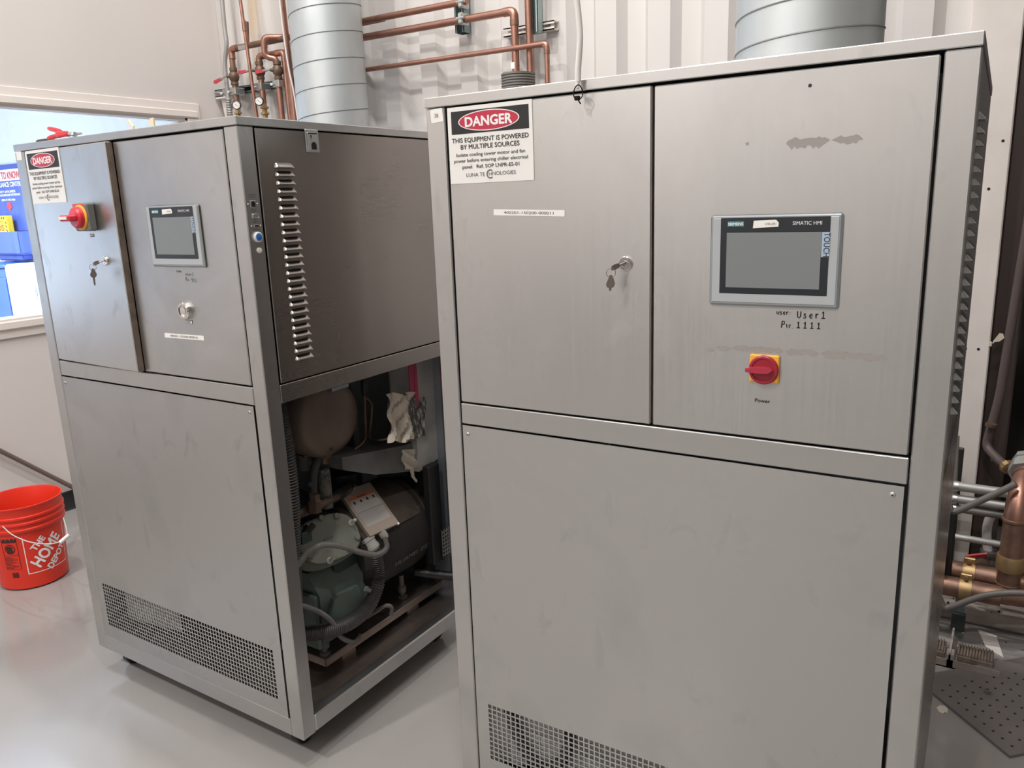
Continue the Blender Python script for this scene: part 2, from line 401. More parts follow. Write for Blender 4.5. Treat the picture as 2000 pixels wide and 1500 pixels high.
# recess beyond the opening on the right
struct(MB().box((-.3, 4.4, 0), (1.4, 4.5, HC)).box((-.3, BY+.12, 0), (-.2, 4.4, HC)).box((1.2, BY+.12, 0), (1.3, 4.4, HC)).build('wall_recess', 'dsheet'))
co = MB().box((-.208, BY-.02, 0), (-.052, BY+.10, HC), .004)
cl = struct(co.build('trim_1', 'col'))
hb = MB()
for p in ((1959, 275), (1931, 369), (1911, 682), (1886, 681)):
    c = ay(BY-.02, *p); hb.cyl(c+V((0, -.0008, 0)), c+V((0, .001, 0)), .005, 10)
hb.build('drill_hole', 'dark', cl, loc=(0, 0, 0))
struct(MB().box((-.052, BY+.03, 0), (.035, BY+.10, HC), .006).build('trim_2', 'djamb'))
# kerb under the opening and behind the cabinets
kb = MB().box((-.9, 2.99, 0), (2.0, 3.32, .055), .012).box((-.9, 3.12, .055), (2.0, 3.32, .085), .012)
struct(kb.build('trim_3', 'conc'))
# black cove base along the left wall
struct(MB().prism([(0, 0), (.014, 0), (.006, .012), (.005, .10), (0, .103)], (LX, -4.1, 0), (1, 0, 0), (0, 0, 1), (0, 1, 0), 7.4).build('baseboard_left', 'blackrub'))
# window in the left wall
wn = bpy.data.objects.new('window_1', None); C.objects.link(wn); wn.location = (LX, (WY0+WY1)/2, WZ0); struct(wn)
T_ = .085
for nm, lo, hi in (('head_casing', (WY0-T_, WZ1), (WY1+T_, WZ1+T_)), ('sill_casing', (WY0-T_, WZ0-T_), (WY1+T_, WZ0)),
                   ('side_casing', (WY1, WZ0), (WY1+T_, WZ1)), ('side_casing', (WY0-T_, WZ0), (WY0, WZ1))):
    m_ = MB().box((LX, lo[0], lo[1]), (LX+.012, hi[0], hi[1]), .003)
    if nm == 'head_casing': m_.box((LX+.01, lo[0]+.02, lo[1]+.004), (LX+.022, hi[0]-.02, lo[1]+.042), .004)
    if nm == 'sill_casing': m_.box((LX-.02, lo[0]+.02, hi[1]-.042), (LX+.026, hi[0]-.02, hi[1]), .006)
    m_.build(nm, 'trim', wn)
fr = MB()
for lo, hi in (((WY0, WZ1-.012), (WY1, WZ1)), ((WY0, WZ0), (WY1, WZ0+.008)), ((WY1-.012, WZ0), (WY1, WZ1)), ((WY0, WZ0), (WY0+.012, WZ1))):
    fr.box((LX-.13, lo[0], lo[1]), (LX, hi[0], hi[1]))
fr.build('window_frame', 'trim', wn)
MB().box((LX-.07, WY0+.012, WZ0+.008), (LX-.064, WY1-.012, WZ1-.012)).build('pane', 'glass', wn)
# office seen through it
OY = 3.36
struct(MB().box((-7.6, OY, 0), (LX-.13, OY+.1, 2.8)).build('wall_office_back', 'owall'))
struct(MB().box((-7.6, -3.0, 0), (-7.5, OY, 2.8)).build('wall_office_left', 'owall'))
struct(MB().box((-7.6, -3.1, 0), (LX-.13, -3.0, 2.8)).build('wall_office_front', 'owall'))
struct(MB().box((-7.6, -3.1, 2.75), (LX-.13, OY+.1, 2.85)).build('ceiling_office', 'owall'))

# safety station on the office wall
bc = ay(OY, 24, 400).x; bt = ay(OY, 20, 321).z
st = thing('safety_board', 'blue compliance notice board with a moulded pocket on the office wall behind the window', 'sign', (bc, OY, 1.2))
BW = .24
MB().box((bc-BW, OY-.02, 1.43), (bc+BW, OY, bt), .004).build('backboard', 'bluebd', st)
pk = MB().box((bc-BW, OY-.11, 1.245), (bc+BW, OY-.0, 1.262), .004).box((bc-BW, OY-.12, 1.255), (bc+BW, OY-.108, 1.43), .004)
pk.box((bc-BW, OY-.115, 1.255), (bc-BW+.01, OY, 1.43)).box((bc+BW-.01, OY-.115, 1.255), (bc+BW, OY, 1.43)).box((bc-BW+.06, OY-.09, 1.20), (bc+BW-.03, OY-.01, 1.25), .01)
pk.build('pocket', 'bluebd', st)
tx = MB().rect(bc-BW+.005, bc+BW-.005, bt-.125, bt-.038, OY-.0215, 0)
yy = OY-.023
tx.text('RIGHT TO KNOW', .056, bc, bt-.110, yy, .46, mi=1, bold=.03)
tx.text('COMPLIANCE CENTER', .036, bc, bt-.170, yy, .46, mi=2, bold=.03)
tx.text('SAFETY DATA SHEETS', .017, bc, bt-.216, yy, .26, mi=2, bold=.03)
tx.text('FOR HAZARDOUS MATERIALS', .017, bc, bt-.242, yy, .40, mi=2, bold=.03)
tx.text('USED IN THIS AREA', .016, bc, bt-.280, yy, .22, mi=2, bold=.03)
az0 = bt-.292
tx.add([(bc-.03, yy, az0), (bc+.03, yy, az0), (bc+.03, yy, az0-.028), (bc+.055, yy, az0-.028), (bc, yy, az0-.066), (bc-.055, yy, az0-.028), (bc-.03, yy, az0-.028)], [(0, 6, 5, 4, 3, 2, 1)], 3)
tx.build('lettering', ['whitep', 'ored', 'inkw', 'ored'], st)
bd = thing('data_binder', 'yellow data sheet binder standing in the pocket of the blue notice board', 'binder', (bc-.06, OY-.06, 1.27))
MB().box((bc-.20, OY-.10, 1.265), (bc+.075, OY-.05, 1.555), .006).build('cover', 'oyel', bd)
bl = MB(); yb = OY-.1008
for k in range(7): bl.add([(bc-.18+k*.034, yb, 1.528), (bc-.165+k*.034, yb, 1.528), (bc-.158+k*.034, yb, 1.547), (bc-.173+k*.034, yb, 1.547)], [(0, 1, 2, 3)], 0)
for k in range(3): bl.add([(bc+.045, yb, 1.44+k*.03), (bc+.065, yb, 1.425+k*.03), (bc+.065, yb, 1.44+k*.03), (bc+.045, yb, 1.455+k*.03)], [(0, 1, 2, 3)], 0)
bl.text('SAFETY DATA SHEETS', .015, bc-.075, 1.505, yb, .22, mi=1, bold=.02); bl.rect(bc-.185, bc+.04, 1.494, 1.497, yb, 1)
bl.text('SDS', .048, bc-.062, 1.438, yb, .16, mi=1, bold=.04)
bl.build('lettering', ['ink', mat('brown print', (.35, .10, .02), .6)], bd)
wc = thing('white_cabinet', 'white storage cupboard with a lever handle under the blue notice board', 'cabinet', (bc+.05, OY-.25, 0))
wx0 = ay(OY-.305, 17, 572).x; wx1 = wx0+.8
MB().box((wx0, OY-.29, .05), (wx1, OY-.02, 1.19), .006).box((wx0+.02, OY-.27, 0), (wx1-.02, OY-.05, .06)).build('body', 'ocab', wc)
dr = MB().box((wx0+.008, OY-.305, .08), (wx1-.008, OY-.29, 1.18), .004).build('door', 'ocab', wc)
hp = ay(OY-.32, 66, 556)
MB().box((hp.x-.008, hp.y, hp.z-.09), (hp.x+.008, hp.y+.012, hp.z), .004).box((hp.x-.012, hp.y+.004, hp.z-.12), (hp.x+.012, hp.y+.018, hp.z-.09), .004).build('handle', 'galvd', dr, loc=(0, 0, 0))
bx1 = wx0-.006
bb = thing('blue_cabinet', 'low bright blue steel cabinet beside the white cupboard', 'cabinet', (bx1-.3, OY-.3, 0))
MB().box((bx1-.75, OY-.29, .04), (bx1, OY-.02, 1.16), .008).box((bx1-.73, OY-.27, 0), (bx1-.02, OY-.04, .05)).build('body', 'bluec', bb)
MB().box((bx1-.745, OY-.305, .08), (bx1-.005, OY-.29, 1.085), .003).build('door', 'bluec', bb)
MB().box((bx1-.75, OY-.305, 1.16), (bx1+.003, OY-.02, 1.185), .006).build('top', 'bluec', bb)
# ---------------------------------------------------------------- the two chillers
XA, YA, XB, YB, TB = -1.5464, 1.271, -1.0683, 1.3657, .018
D = .81
ZT, ZL, ZD, ZK, ZP, ZB = 1.743, 1.723, 1.0964, 1.0465, .1433, .0895
GL = .0505
TILT = math.radians(2.45)

def grille_panel(x0, x1, z0, z1, gx, gz, nx, nz, px_, pz_, hx, hz, th=.002):
    """a sheet with nx by nz square holes cut through it"""
    xs = [x0]; zs = [z0]
    for i in range(nx): xs += [gx+i*px_, gx+i*px_+hx]
    for i in range(nz): zs += [gz+i*pz_, gz+i*pz_+hz]
    xs.append(x1); zs.append(z1); mb = MB(); nX = len(xs); nZ = len(zs)
    vs = [(x, 0, z) for z in zs for x in xs]; vs += [(x, th, z) for z in zs for x in xs]; o = nX*nZ; fs = []
    hole = lambda i, k: i % 2 == 1 and k % 2 == 1 and i < nX-1 and k < nZ-1
    for k in range(nZ-1):
        for i in range(nX-1):
            if hole(i, k): continue
            a = k*nX+i; fs.append((a, a+1, a+1+nX, a+nX))
            a += o; fs.append((a, a+nX, a+1+nX, a+1))
            if i > 0 and hole(i-1, k): q = k*nX+i; fs.append((q, q+nX, q+nX+o, q+o))
            if i < nX-2 and hole(i+1, k): q = k*nX+i+1; fs.append((q, q+o, q+nX+o, q+nX))
            if k > 0 and hole(i, k-1): q = k*nX+i; fs.append((q, q+o, q+1+o, q+1))
            if k < nZ-2 and hole(i, k+1): q = (k+1)*nX+i; fs.append((q, q+1, q+1+o, q+o))
    for a, b in (((0, 0), (nX-1, 0)), ((nX-1, 0), (nX-1, nZ-1)), ((nX-1, nZ-1), (0, nZ-1)), ((0, nZ-1), (0, 0))):
        p, q = a[1]*nX+a[0], b[1]*nX+b[0]; fs.append((q, p, p+o, q+o))
    return mb.add(vs, fs)

def danger_sign(x0, z1, w, h):
    mb = MB(); y = -.0022; s = h/.152; cx = x0+w/2
    mb.box((x0, -.0016, z1-h), (x0+w, 0, z1), 0, 0); y = -.0019
    Z = lambda f: z1-h*f
    mb.rect(x0+.045*w, x0+.962*w, Z(.352), Z(.055), y, 1)
    oc = x0+.495*w; oz = Z(.20)
    mb.disc(oc, oz, .362*w, .132*h, y-.0002, 48, 2); mb.disc(oc, oz, .350*w, .120*h, y-.0004, 48, 3)
    t = y-.0006
    mb.text('DANGER', .125*h, oc, oz-.0625*h, t, .56*w, mi=2, bold=.035)
    mb.text('THIS EQUIPMENT IS POWERED', .062*h, cx, Z(.462), t, .91*w, mi=1, bold=.012)
    mb.text('BY MULTIPLE SOURCES', .062*h, cx, Z(.552), t, .70*w, mi=1, bold=.012)
    mb.text('Isolate cooling tower motor and fan', .046*h, cx, Z(.645), t, .82*w, mi=1, bold=.006)
    mb.text('power before entering chiller electrical', .046*h, cx, Z(.722), t, .88*w, mi=1, bold=.006)
    mb.text('panel   Ref. SOP LNPR-ES-01', .048*h, cx, Z(.805), t, .68*w, mi=1, bold=.008)
    mb.text('LUNA TE', .05*h, cx-.295*w, Z(.915), t, .225*w, 'L', mi=4)
    mb.text('H', .046*h, cx-.022*w, Z(.912), t, .034*w, 'L', mi=4)
    mb.text('NOLOGIES', .05*h, cx+.022*w, Z(.910), t, .275*w, 'L', mi=4)
    mb.stroke([(cx-.004*w+.052*h*math.cos(a), Z(.893)+.052*h*math.sin(a)) for a in [math.radians(q) for q in range(50, 311, 13)]], .0045*s*.5, t, 4)
    return mb

HW = {  # hand lettering as pen strokes in a unit cell
 'u': [[(0, .6), (.05, .15), (.25, 0), (.45, .2), (.5, .6)]], 's': [[(.4, .55), (.15, .6), (.1, .4), (.4, .25), (.3, 0), (0, .05)]],
 'e': [[(.05, .3), (.45, .35), (.35, .6), (.1, .5), (.05, .2), (.2, 0), (.45, .08)]], 'r': [[(.05, .6), (.1, 0)], [(.08, .35), (.25, .58), (.45, .55)]],
 ':': [[(.1, .42), (.14, .48)], [(.1, .08), (.14, .14)]], 'U': [[(0, .95), (.03, .2), (.25, 0), (.5, .25), (.55, .95)]],
 '1': [[(.05, .7), (.28, .95), (.25, .02)], [(-.02, .02), (.55, .04)]], 'l': [[(.25, .95), (.22, .0)]], 'P': [[(.05, 0), (.15, .95)], [(.1, .9), (.5, .9), (.5, .55), (.12, .45)]],
 'w': [[(0, .55), (.12, .02), (.3, .45), (.42, 0), (.6, .55)]], '2': [[(.02, .75), (.25, .95), (.45, .7), (.05, .05), (.6, .08)]],
 '4': [[(.05, .95), (.02, .5), (.5, .5)], [(.42, .95), (.4, 0)]], '.': [[(.1, 0), (.15, .04)]]}
def handwrite(mb, s, x, z, h, wd, y, slope=0, adv=.68):
    for ch in s:
        if ch != ' ':
            for st_ in HW[ch]: mb.stroke([(x+p[0]*h*.85, z+p[1]*h) for p in st_], wd, y)
        x += h*adv*(.7 if ch in ' :.' else 1); z += slope*h
    return mb

def touch_panel(root, x0, z0, label, sticker):
    w, h = .2165, .156; y = -.006
    hm = MB().box((x0, y, z0), (x0+w, 0, z0+h), .0035, 0).build('touch_panel', 'hmi', root)
    hm['label'] = label
    MB().box((x0+.005, y-.0012, z0+.006), (x0+w-.005, y+.002, z0+h-.005), .001).build('face', 'hmif', hm)
    a, b, c_, d_ = x0+.0185, x0+.198, z0+.0215, z0+h-.005
    MB().rect(a, b, c_, d_, y-.0014).build('black_border', 'hmib', hm)
    MB().box((x0+.0295, y-.0022, z0+.032), (x0+.1855, y-.001, z0+.126), .0003).build('screen', 'screen', hm)
    t = MB(); yt = y-.0024
    t.text('SIEMENS', .0050, x0+.0445, z0+.1385, yt, .026, mi=1, bold=.03)
    t.text('SIMATIC HMI', .0062, x0+.162, z0+.138, yt, .046, mi=1)
    MB().rect(x0+.1858, x0+.1985, z0+.0855, z0+.126, yt+.0004).build('touch_strip', 'bluep', hm)
    MB().rect(x0+.0305, x0+.0585, z0+.1365, z0+.1455, yt+.0003).build('brand_plate', 'teal', hm)
    t.text('TOUCH', .0098, x0+.1893, z0+.125, yt, .039, 'L', mi=3, rot=-PI/2)
    t.build('lettering', ['teal', 'inkw', 'bluep', 'hmib'], hm)
    k = MB().prism([(0, 0), (.042, .002), (.0425, .0085), (.038, .0135), (.001, .0125)], (x0+.074, yt-.0003, z0+.1335), (1, 0, 0), (0, 0, 1), (0, 1, 0), .0003)
    k.text(sticker, .0040, x0+.103, z0+.1385, yt-.0006, .018, mi=1); k.build('name_label', ['whitep', 'inkg'], hm)
    return hm

def lock(parent, x, z, y=-.003):
    l = MB().lathe([(.0130, 0), (.0130, .004), (.0115, .0055), (.0085, .0055), (.0080, .0045), (.0055, .0045), (.005, .007)], (x, 0, z), (0, -1, 0), 28).build('lock', 'chrome', parent)
    return l
def screw(parent, x, y, z, nrm=(0, -1, 0), r=.0052):
    n = V(nrm); mb = MB().lathe([(r, 0), (r*.95, .0010), (r*.6, .0022)], (x, y, z), nrm, 14, 0)
    c = V((x, y, z))+n*.0024; u = V((0, 0, 1)); v_ = n.cross(u)
    for p, q in ((u, v_), (v_, u)):
        a, b = p*r*.42, q*r*.10
        mb.add([c-a-b, c+a-b, c+a+b, c-a+b], [(0, 1, 2, 3)], 1)
    return mb.build('screw', ['galvd', 'dark'], parent)

def louver_mesh():
    """a pressed louvre: closed on top and at the ends, open below, bulging along +x"""
    vs = []; fs = []; n, L_, H_, d_ = 20, .061, .0125, .0105
    sec = [(0, H_), (.12, H_*.97), (.86, H_*.26), (1, .10*H_), (1, 0), (.90, 0)]
    for i in range(n+1):
        t = i/n; e = min(1, min(t, 1-t)*6.0); e = math.sqrt(max(0, 1-(1-e)**2))
        for dx, z in sec: vs.append((dx*d_*max(e, .02), t*L_, z*(.35+.65*e)))
    k = len(sec)
    for i in range(n):
        for j in range(k-1): a = i*k+j; fs.append((a, a+k, a+k+1, a+1))
    mb = MB().add(vs, fs)
    mb.quad((-.0002, .002, .0003), (-.0002, L_-.002, .0003), (.0006, L_-.002, .0003), (.0006, .002, .0003), 1)
    return mb

def chiller(loc, rot, label, open_side, ajar, sm='side'):
    r = thing('chiller_cabinet', label, 'cabinet', loc, rot, None, True)
    # frame
    for x0, y0 in ((0, 0), (1-.048, 0), (0, D-.05), (1-.048, D-.05)):
        MB().box((x0, y0, ZB), (x0+.048, y0+.0465, ZL-.0015), .0022).build('corner_post', 'post', r)
    MB().box((-.0012, -.0012, ZL), (1.0012, D, ZT), .0015).build('top_lid', 'post', r, smooth=False)
    MB().box((.0505, .001, ZK+.0008), (.9495, .03, ZD-.0022), .0018).build('crossbar', 'front', r)
    MB().box((.0495, .001, ZB), (.9505, .03, ZP-.0012), .0012).build('bottom_rail', 'front', r)
    MB().box((.02, .05, ZK), (.98, D-.03, ZK+.02)).build('middle_shelf', 'inner', r)
    MB().box((.03, .022, ZD), (.97, .03, ZL-.03)).build('gap_shade_sheet', 'dark', r)  # added dark sheet that stands in for shade in the door gaps
    # door, control panel, lower panel
    d = MB().box((0, 0, ZD+.0022), (.4455, .019, ZL-.0042), .0022).build('door', 'frontc', r, loc=(.0525, 0, 0), rot=(0, 0, -TILT if ajar else 0))
    MB().box((.4456, .0015, ZD+.004), (.4465, .019, ZL-.006)).build('door_edge', 'edge', d)
    MB().box((.5025, .0, ZD+.0022), (.9475, .012, ZL-.0055), .0022).build('control_panel', 'frontc', r)
    lp = grille_panel(.0530, .9462, ZP+.0006, ZK-.0022, .0866, .1925, 64, 12, .01293, .01298, .0096, .0096)
    lp.build('lower_panel', 'frontb', r, smooth=False)
    for x, z in ((.0665, 1.024), (.9295, 1.027)): screw(r, x, 0, z)
    # right side: upper panel with its column of louvres
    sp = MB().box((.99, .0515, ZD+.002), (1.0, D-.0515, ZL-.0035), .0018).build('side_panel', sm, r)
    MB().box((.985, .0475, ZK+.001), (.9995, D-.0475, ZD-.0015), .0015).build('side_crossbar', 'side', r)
    lm = None
    for k in range(25):
        z = 1.6283-k*.02
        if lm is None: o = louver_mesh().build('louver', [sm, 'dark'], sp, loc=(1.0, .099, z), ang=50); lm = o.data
        else:
            o = bpy.data.objects.new('louver', lm); C.objects.link(o); o.parent = sp; o.location = (1.0, .099+k*.00025, z)
    # left and back
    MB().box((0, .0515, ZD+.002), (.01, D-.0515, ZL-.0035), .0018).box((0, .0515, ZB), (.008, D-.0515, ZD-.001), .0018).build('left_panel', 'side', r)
    MB().box((.05, D-.012, ZD), (.95, D-.002, ZL-.003)).box((.05, D-.012, ZB), (.95, D-.002, ZD-.004)).build('back_panel', 'inner', r)
    # base
    bz_ = .124 if open_side else ZB+.012
    MB().box((.03, .03, bz_), (.97, D-.02, bz_+.008)).build('base_plate', 'stained', r)
    if open_side:
        MB().box((.962, .0475, ZB), (1.0, D-.0475, .1425), .004).build('base_rail', 'post', r)
    else:
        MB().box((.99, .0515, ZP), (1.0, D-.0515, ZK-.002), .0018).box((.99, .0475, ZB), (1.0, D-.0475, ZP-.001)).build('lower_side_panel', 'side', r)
    for x in (.06, .90):
        for y in (.075, D-.10):
            c_ = MB().box((x-.03, y-.03, ZB-.008), (x+.03, y+.03, ZB), .002).box((x-.022, y-.012, .035), (x-.018, y+.022, ZB-.006)).box((x+.018, y-.012, .035), (x+.022, y+.022, ZB-.006))
            c_ = c_.build('caster', 'galvd', r)
            MB().lathe([(.030, -.015), (.0335, -.011), (.0335, .011), (.030, .015)], (x, y+.006, .0335), (1, 0, 0), 24).build('wheel', 'black', c_)
    return r, d, sp

# ---- the left chiller, its right side open below
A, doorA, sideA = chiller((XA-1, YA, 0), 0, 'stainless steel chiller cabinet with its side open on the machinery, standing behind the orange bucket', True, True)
danger_sign(.0090, 1.7205, .196, .150).build('danger_sign', ['white', 'ink', 'inkw', 'red', 'inkg'], doorA)
sw = MB().box((.274, -.024, 1.4895), (.350, 0, 1.5645), .004)
sw = sw.build('isolator_switch', mat('grey isolator box', (.16, .155, .145), .45), doorA)
def join_switch(parent_door):
    cx, cz = .3150, 1.5265
    m = MB().lathe([(.034, .024), (.034, .027), (.030, .029)], (cx, 0, cz), (0, -1, 0), 32, 0)
    m.lathe([(.029, .027), (.029, .040), (.025, .044)], (cx, 0, cz), (0, -1, 0), 32, 1)
    m.box((cx-.034, -.068, cz-.009), (cx+.018, -.042, cz+.008), .004, 1)
    m.box((cx-.030, -.0695, cz-.004), (cx+.010, -.0680, cz+.004), 0, 2)
    m.rect(.278, .338, 1.5575, 1.5635, -.0244, 1)
    return m.build('switch_dial', ['yellow', 'sred', 'whitep'], parent_door)
join_switch(doorA)
tl = MB().rect(.303, .323, 1.4725, 1.4815, -.0006, 0).rect(.3043, .3217, 1.474, 1.480, -.0009, 1); tl.text('AC 3N', .003, .313, 1.475, -.0012, .010); tl.build('switch_label', ['ink', 'whitep'], doorA)
lock(doorA, .3665, 1.408)
MB().box((.0085, -.0008, 1.698), (.0375, .0002, 1.7225), .0003).build('number_tag', 'whitep', A)
touch_panel(A, .6145, 1.3935, 'operator touch panel with a white name sticker and a dull grey screen', 'CHILLER2')
hw = MB(); handwrite(hw, 'user:', .705, 1.3795, .008, .0009, -.0006, -.03); handwrite(hw, 'user2', .741, 1.3715, .010, .0010, -.0006, -.03); handwrite(hw, 'Pw', .739, 1.357, .011, .001, -.0006); handwrite(hw, '4lll', .762, 1.3555, .011, .001, -.0006, -.05, .6)
hw.build('handwriting', 'marker', A)
bz = MB().lathe([(.0225, 0), (.0225, .010), (.020, .013), (.016, .013), (.0155, .008), (.011, .008), (.0105, .0115), (.0, .012)], (.7255, 0, 1.2805), (0, -1, 0), 32).build('push_button', 'chrome', A)
sl = MB().rect(.718, .744, 1.2455, 1.2555, -.0005, 0).rect(.7192, .7428, 1.2466, 1.2544, -.0008, 1); sl.text('DISABLE', .0035, .731, 1.2487, -.0011, .017); sl.build('button_label', ['ink', 'whitep'], A)
def serial(parent, x0, z0, w, h, s, rot):
    m = MB(); cx, cz = x0+w/2, z0+h/2; cr, sr = math.cos(rot), math.sin(rot)
    q = [(cx+a*cr-b*sr, -.0006, cz+a*sr+b*cr) for a, b in ((-w/2, -h/2), (w/2, -h/2), (w/2, h/2), (-w/2, h/2))]
    m.quad(*q, 0); m.text(s, h*.46, cx-h*.23*-sr*0, cz-h*.23, -.0010, w*.70, mi=1, rot=rot); return m.build('serial_label', ['whitep', 'ink'], parent)
serial(A, .6168, 1.2035, .167, .0125, '400201-150200-000010', .012)
# ports and buttons on the right post of the left chiller
def disc_x(name, mats, y, z, prof, parent, seg=24): return MB().lathe(prof, (1.0, y, z), (1, 0, 0), seg).build(name, mats, parent)
pj = MB().box((.998, .014, 1.535), (1.0022, .030, 1.552), .0008, 0).box((1.0018, .0165, 1.5375), (1.0026, .0275, 1.548), 0, 1).box((1.0018, .0195, 1.547), (1.0026, .0245, 1.5505), 0, 1).build('network_port', ['galvd', 'dark'], A)
pv = MB().box((.998, .0145, 1.509), (1.0026, .0365, 1.5225), .003, 0).box((1.002, .0185, 1.5115), (1.0032, .0325, 1.520), .002, 1).build('serial_port', ['galvd', 'hmi'], A)
pu = MB().box((.998, .018, 1.4895), (1.0022, .032, 1.4955), .0008, 0).box((1.0018, .0195, 1.4905), (1.0026, .0305, 1.4945), 0, 1).build('data_port', ['galvd', 'dark'], A)
for y, z in ((.0085, 1.5435), (.0355, 1.5435), (.0115, 1.4925), (.0385, 1.4925)): screw(A, 1.0, y, z, (1, 0, 0), .0025)
bb_ = disc_x('blue_button', 'white', .0255, 1.4663, [(.0125, 0), (.0125, .004), (.0105, .006), (.009, .006)], A)
disc_x('blue_cap', 'blueb', .0255, 1.4663, [(.0088, .002), (.0085, .0068), (.006, .0075)], bb_)
disc_x('white_button', 'white', .0265, 1.4345, [(.0068, 0), (.0066, .003), (.004, .004)], A)
pt = MB()
for z, s, w_ in ((1.5635, 'ETHERNET', .022), (1.5585, 'NETWORK', .018), (1.5275, 'RS232', .014), (1.5010, 'USB', .008), (1.4825, 'POWER ON', .018)):
    pt.text(s, .0032, .0225, z, 0, w_, fn=lambda a, b: (1.0006, a, b))
pt.build('port_lettering', 'inkg', A)
lt = MB().box((1.0, .2065, 1.668), (1.004, .2515, 1.724), .0012, 0).box((1.003, .212, 1.672), (1.0055, .246, 1.716), .0012, 0).box((1.0054, .214, 1.7125), (1.0058, .244, 1.7155), 0, 1)
lt.prism([(.0085*math.cos(a), .0085*math.sin(a)+.003) for a in [PI*k/10 for k in range(11)]]+[(-.0085, -.007), (.0085, -.007)], (1.0052, .2315, 1.682), (0, 1, 0), (0, 0, 1), (1, 0, 0), .0008, 1)
lt.add([(1.0058, .2225, 1.700), (1.0058, .2245, 1.700), (1.0058, .2245, 1.706), (1.0058, .2275, 1.706), (1.0058, .2235, 1.711), (1.0058, .2195, 1.706), (1.0058, .2225, 1.706)], [(0, 1, 2, 3, 4, 5, 6)], 1)
lt.build('panel_latch', ['galvd', 'dark'], sideA, loc=(0, 0, 0))

# ---- the right chiller
B, doorB, sideB = chiller((XB, YB, 0), TB, 'stainless steel chiller cabinet with closed panels and yellow power switch, nearest the camera', False, False, 'front')
danger_sign(.0035, 1.7185, .200, .1505).build('danger_sign', ['white', 'ink', 'inkw', 'red', 'inkg'], doorB)
serial(doorB, .106, 1.4995, .163, .012, '400201-150200-000011', -.035)
lock(doorB, .396, 1.408)
tg = MB()
tg.prism([(-.0155, -.0115), (-.0135, -.0135), (.0135, -.0135), (.0155, -.0115), (.0155, .0115), (.0135, .0135), (-.0135, .0135), (-.0155, .0115)], (.0285, -.0004, 1.7065), (.995, 0, .06), (-.06, 0, .995), (0, -1, 0), .0005, 0)
tg.text('38', .0085, .0275, 1.7025, -.0012, .0105, mi=1); tg.build('number_tag', ['whitep', 'inkg'], B)
touch_panel(B, .6110, 1.3365, 'operator touch panel with a white name sticker and a clean grey screen', 'CHILLER1')
hw = MB(); handwrite(hw, 'user:', .7285, 1.3235, .0085, .0014, -.0006, 0, .62); handwrite(hw, 'User1', .7625, 1.3185, .0125, .0017, -.0006, .02, .78)
handwrite(hw, 'Pw.', .7365, 1.3005, .0125, .0017, -.0006, 0, .70); handwrite(hw, '1111', .7625, 1.3015, .0115, .0016, -.0006, .0, .95)
hw.build('handwriting', 'marker', B)
ps = MB().box((.6862, -.006, 1.202), (.7373, 0, 1.2515), .0018).build('power_switch', 'yellow', B)
MB().lathe([(.0258, .0055), (.0258, .009), (.0235, .0115), (.0205, .0115), (.0200, .0095), (.0, .0095)], (.7115, 0, 1.2255), (0, -1, 0), 40).build('dial', 'dred', ps)
MB().prism([(-.027, -.0035), (-.004, -.0052), (.012, -.0045), (.018, 0), (.012, .0045), (-.004, .0052), (-.027, .0035)], (.7105, -.0098, 1.2265), (1, 0, .03), (-.03, 0, 1), (0, -1, 0), .013).build('switch_handle', mat('switch red grip', (.40, .03, .06), .35), ps)
MB().text('Power', .0068, .710, 1.1645, -.0007, .0265, bold=.01).build('lettering', 'marker', B)
for x, z, r_ in ((.7652, 1.6918, .0030),): MB().lathe([(r_, 0), (r_*.8, .0008)], (x, 0, z), (0, -1, 0), 12).build('plugged_hole', 'hmib', B)
def blotch(x0, x1, z0, z1, n, seed, name='tape_residue'):
    rnd = random.Random(seed); up = []; dn = []
    for i in range(n+1):
        x = x0+(x1-x0)*i/n; e = min(1, min(i, n-i)/1.5)
        up.append((x, z1-(z1-z0)*rnd.uniform(0, .22)*1-(1-e)*(z1-z0)*.3)); dn.append((x, z0+(z1-z0)*rnd.uniform(0, .38)+(1-e)*(z1-z0)*.3))
    m = MB()
    for i in range(n): m.quad((dn[i][0], -.0003, dn[i][1]), (dn[i+1][0], -.0003, dn[i+1][1]), (up[i+1][0], -.0003, up[i+1][1]), (up[i][0], -.0003, up[i][1]))
    return m
for a_ in ((.7325, .800, 1.594, 1.6145, 16, 3), (.802, .848, 1.597, 1.6125, 10, 5), (.605, .623, 1.2495, 1.2565, 5, 8), (.624, .650, 1.2525, 1.2625, 8, 9), (.651, .742, 1.2535, 1.2655, 22, 11), (.746, .80, 1.2515, 1.2655, 12, 12), (.803, .905, 1.2505, 1.266, 22, 13), (.6655, .672, 1.603, 1.614, 3, 21)):
    blotch(*a_).build('tape_residue', 'residue', B)
MB().prism([(.055, .040), (.52, .17), (.52, .174), (.055, .044)], (0, 0, .15), (1, 0, 0), (0, 1, 0), (0, 0, 1), .30).build('inner_pan', 'galvp', B)
MB().prism([(.12, .05), (.36, .085), (.36, .089), (.12, .054)], (0, 0, .20), (1, 0, 0), (0, 1, 0), (0, 0, 1), .24).build('inner_pan', 'galvp', A)
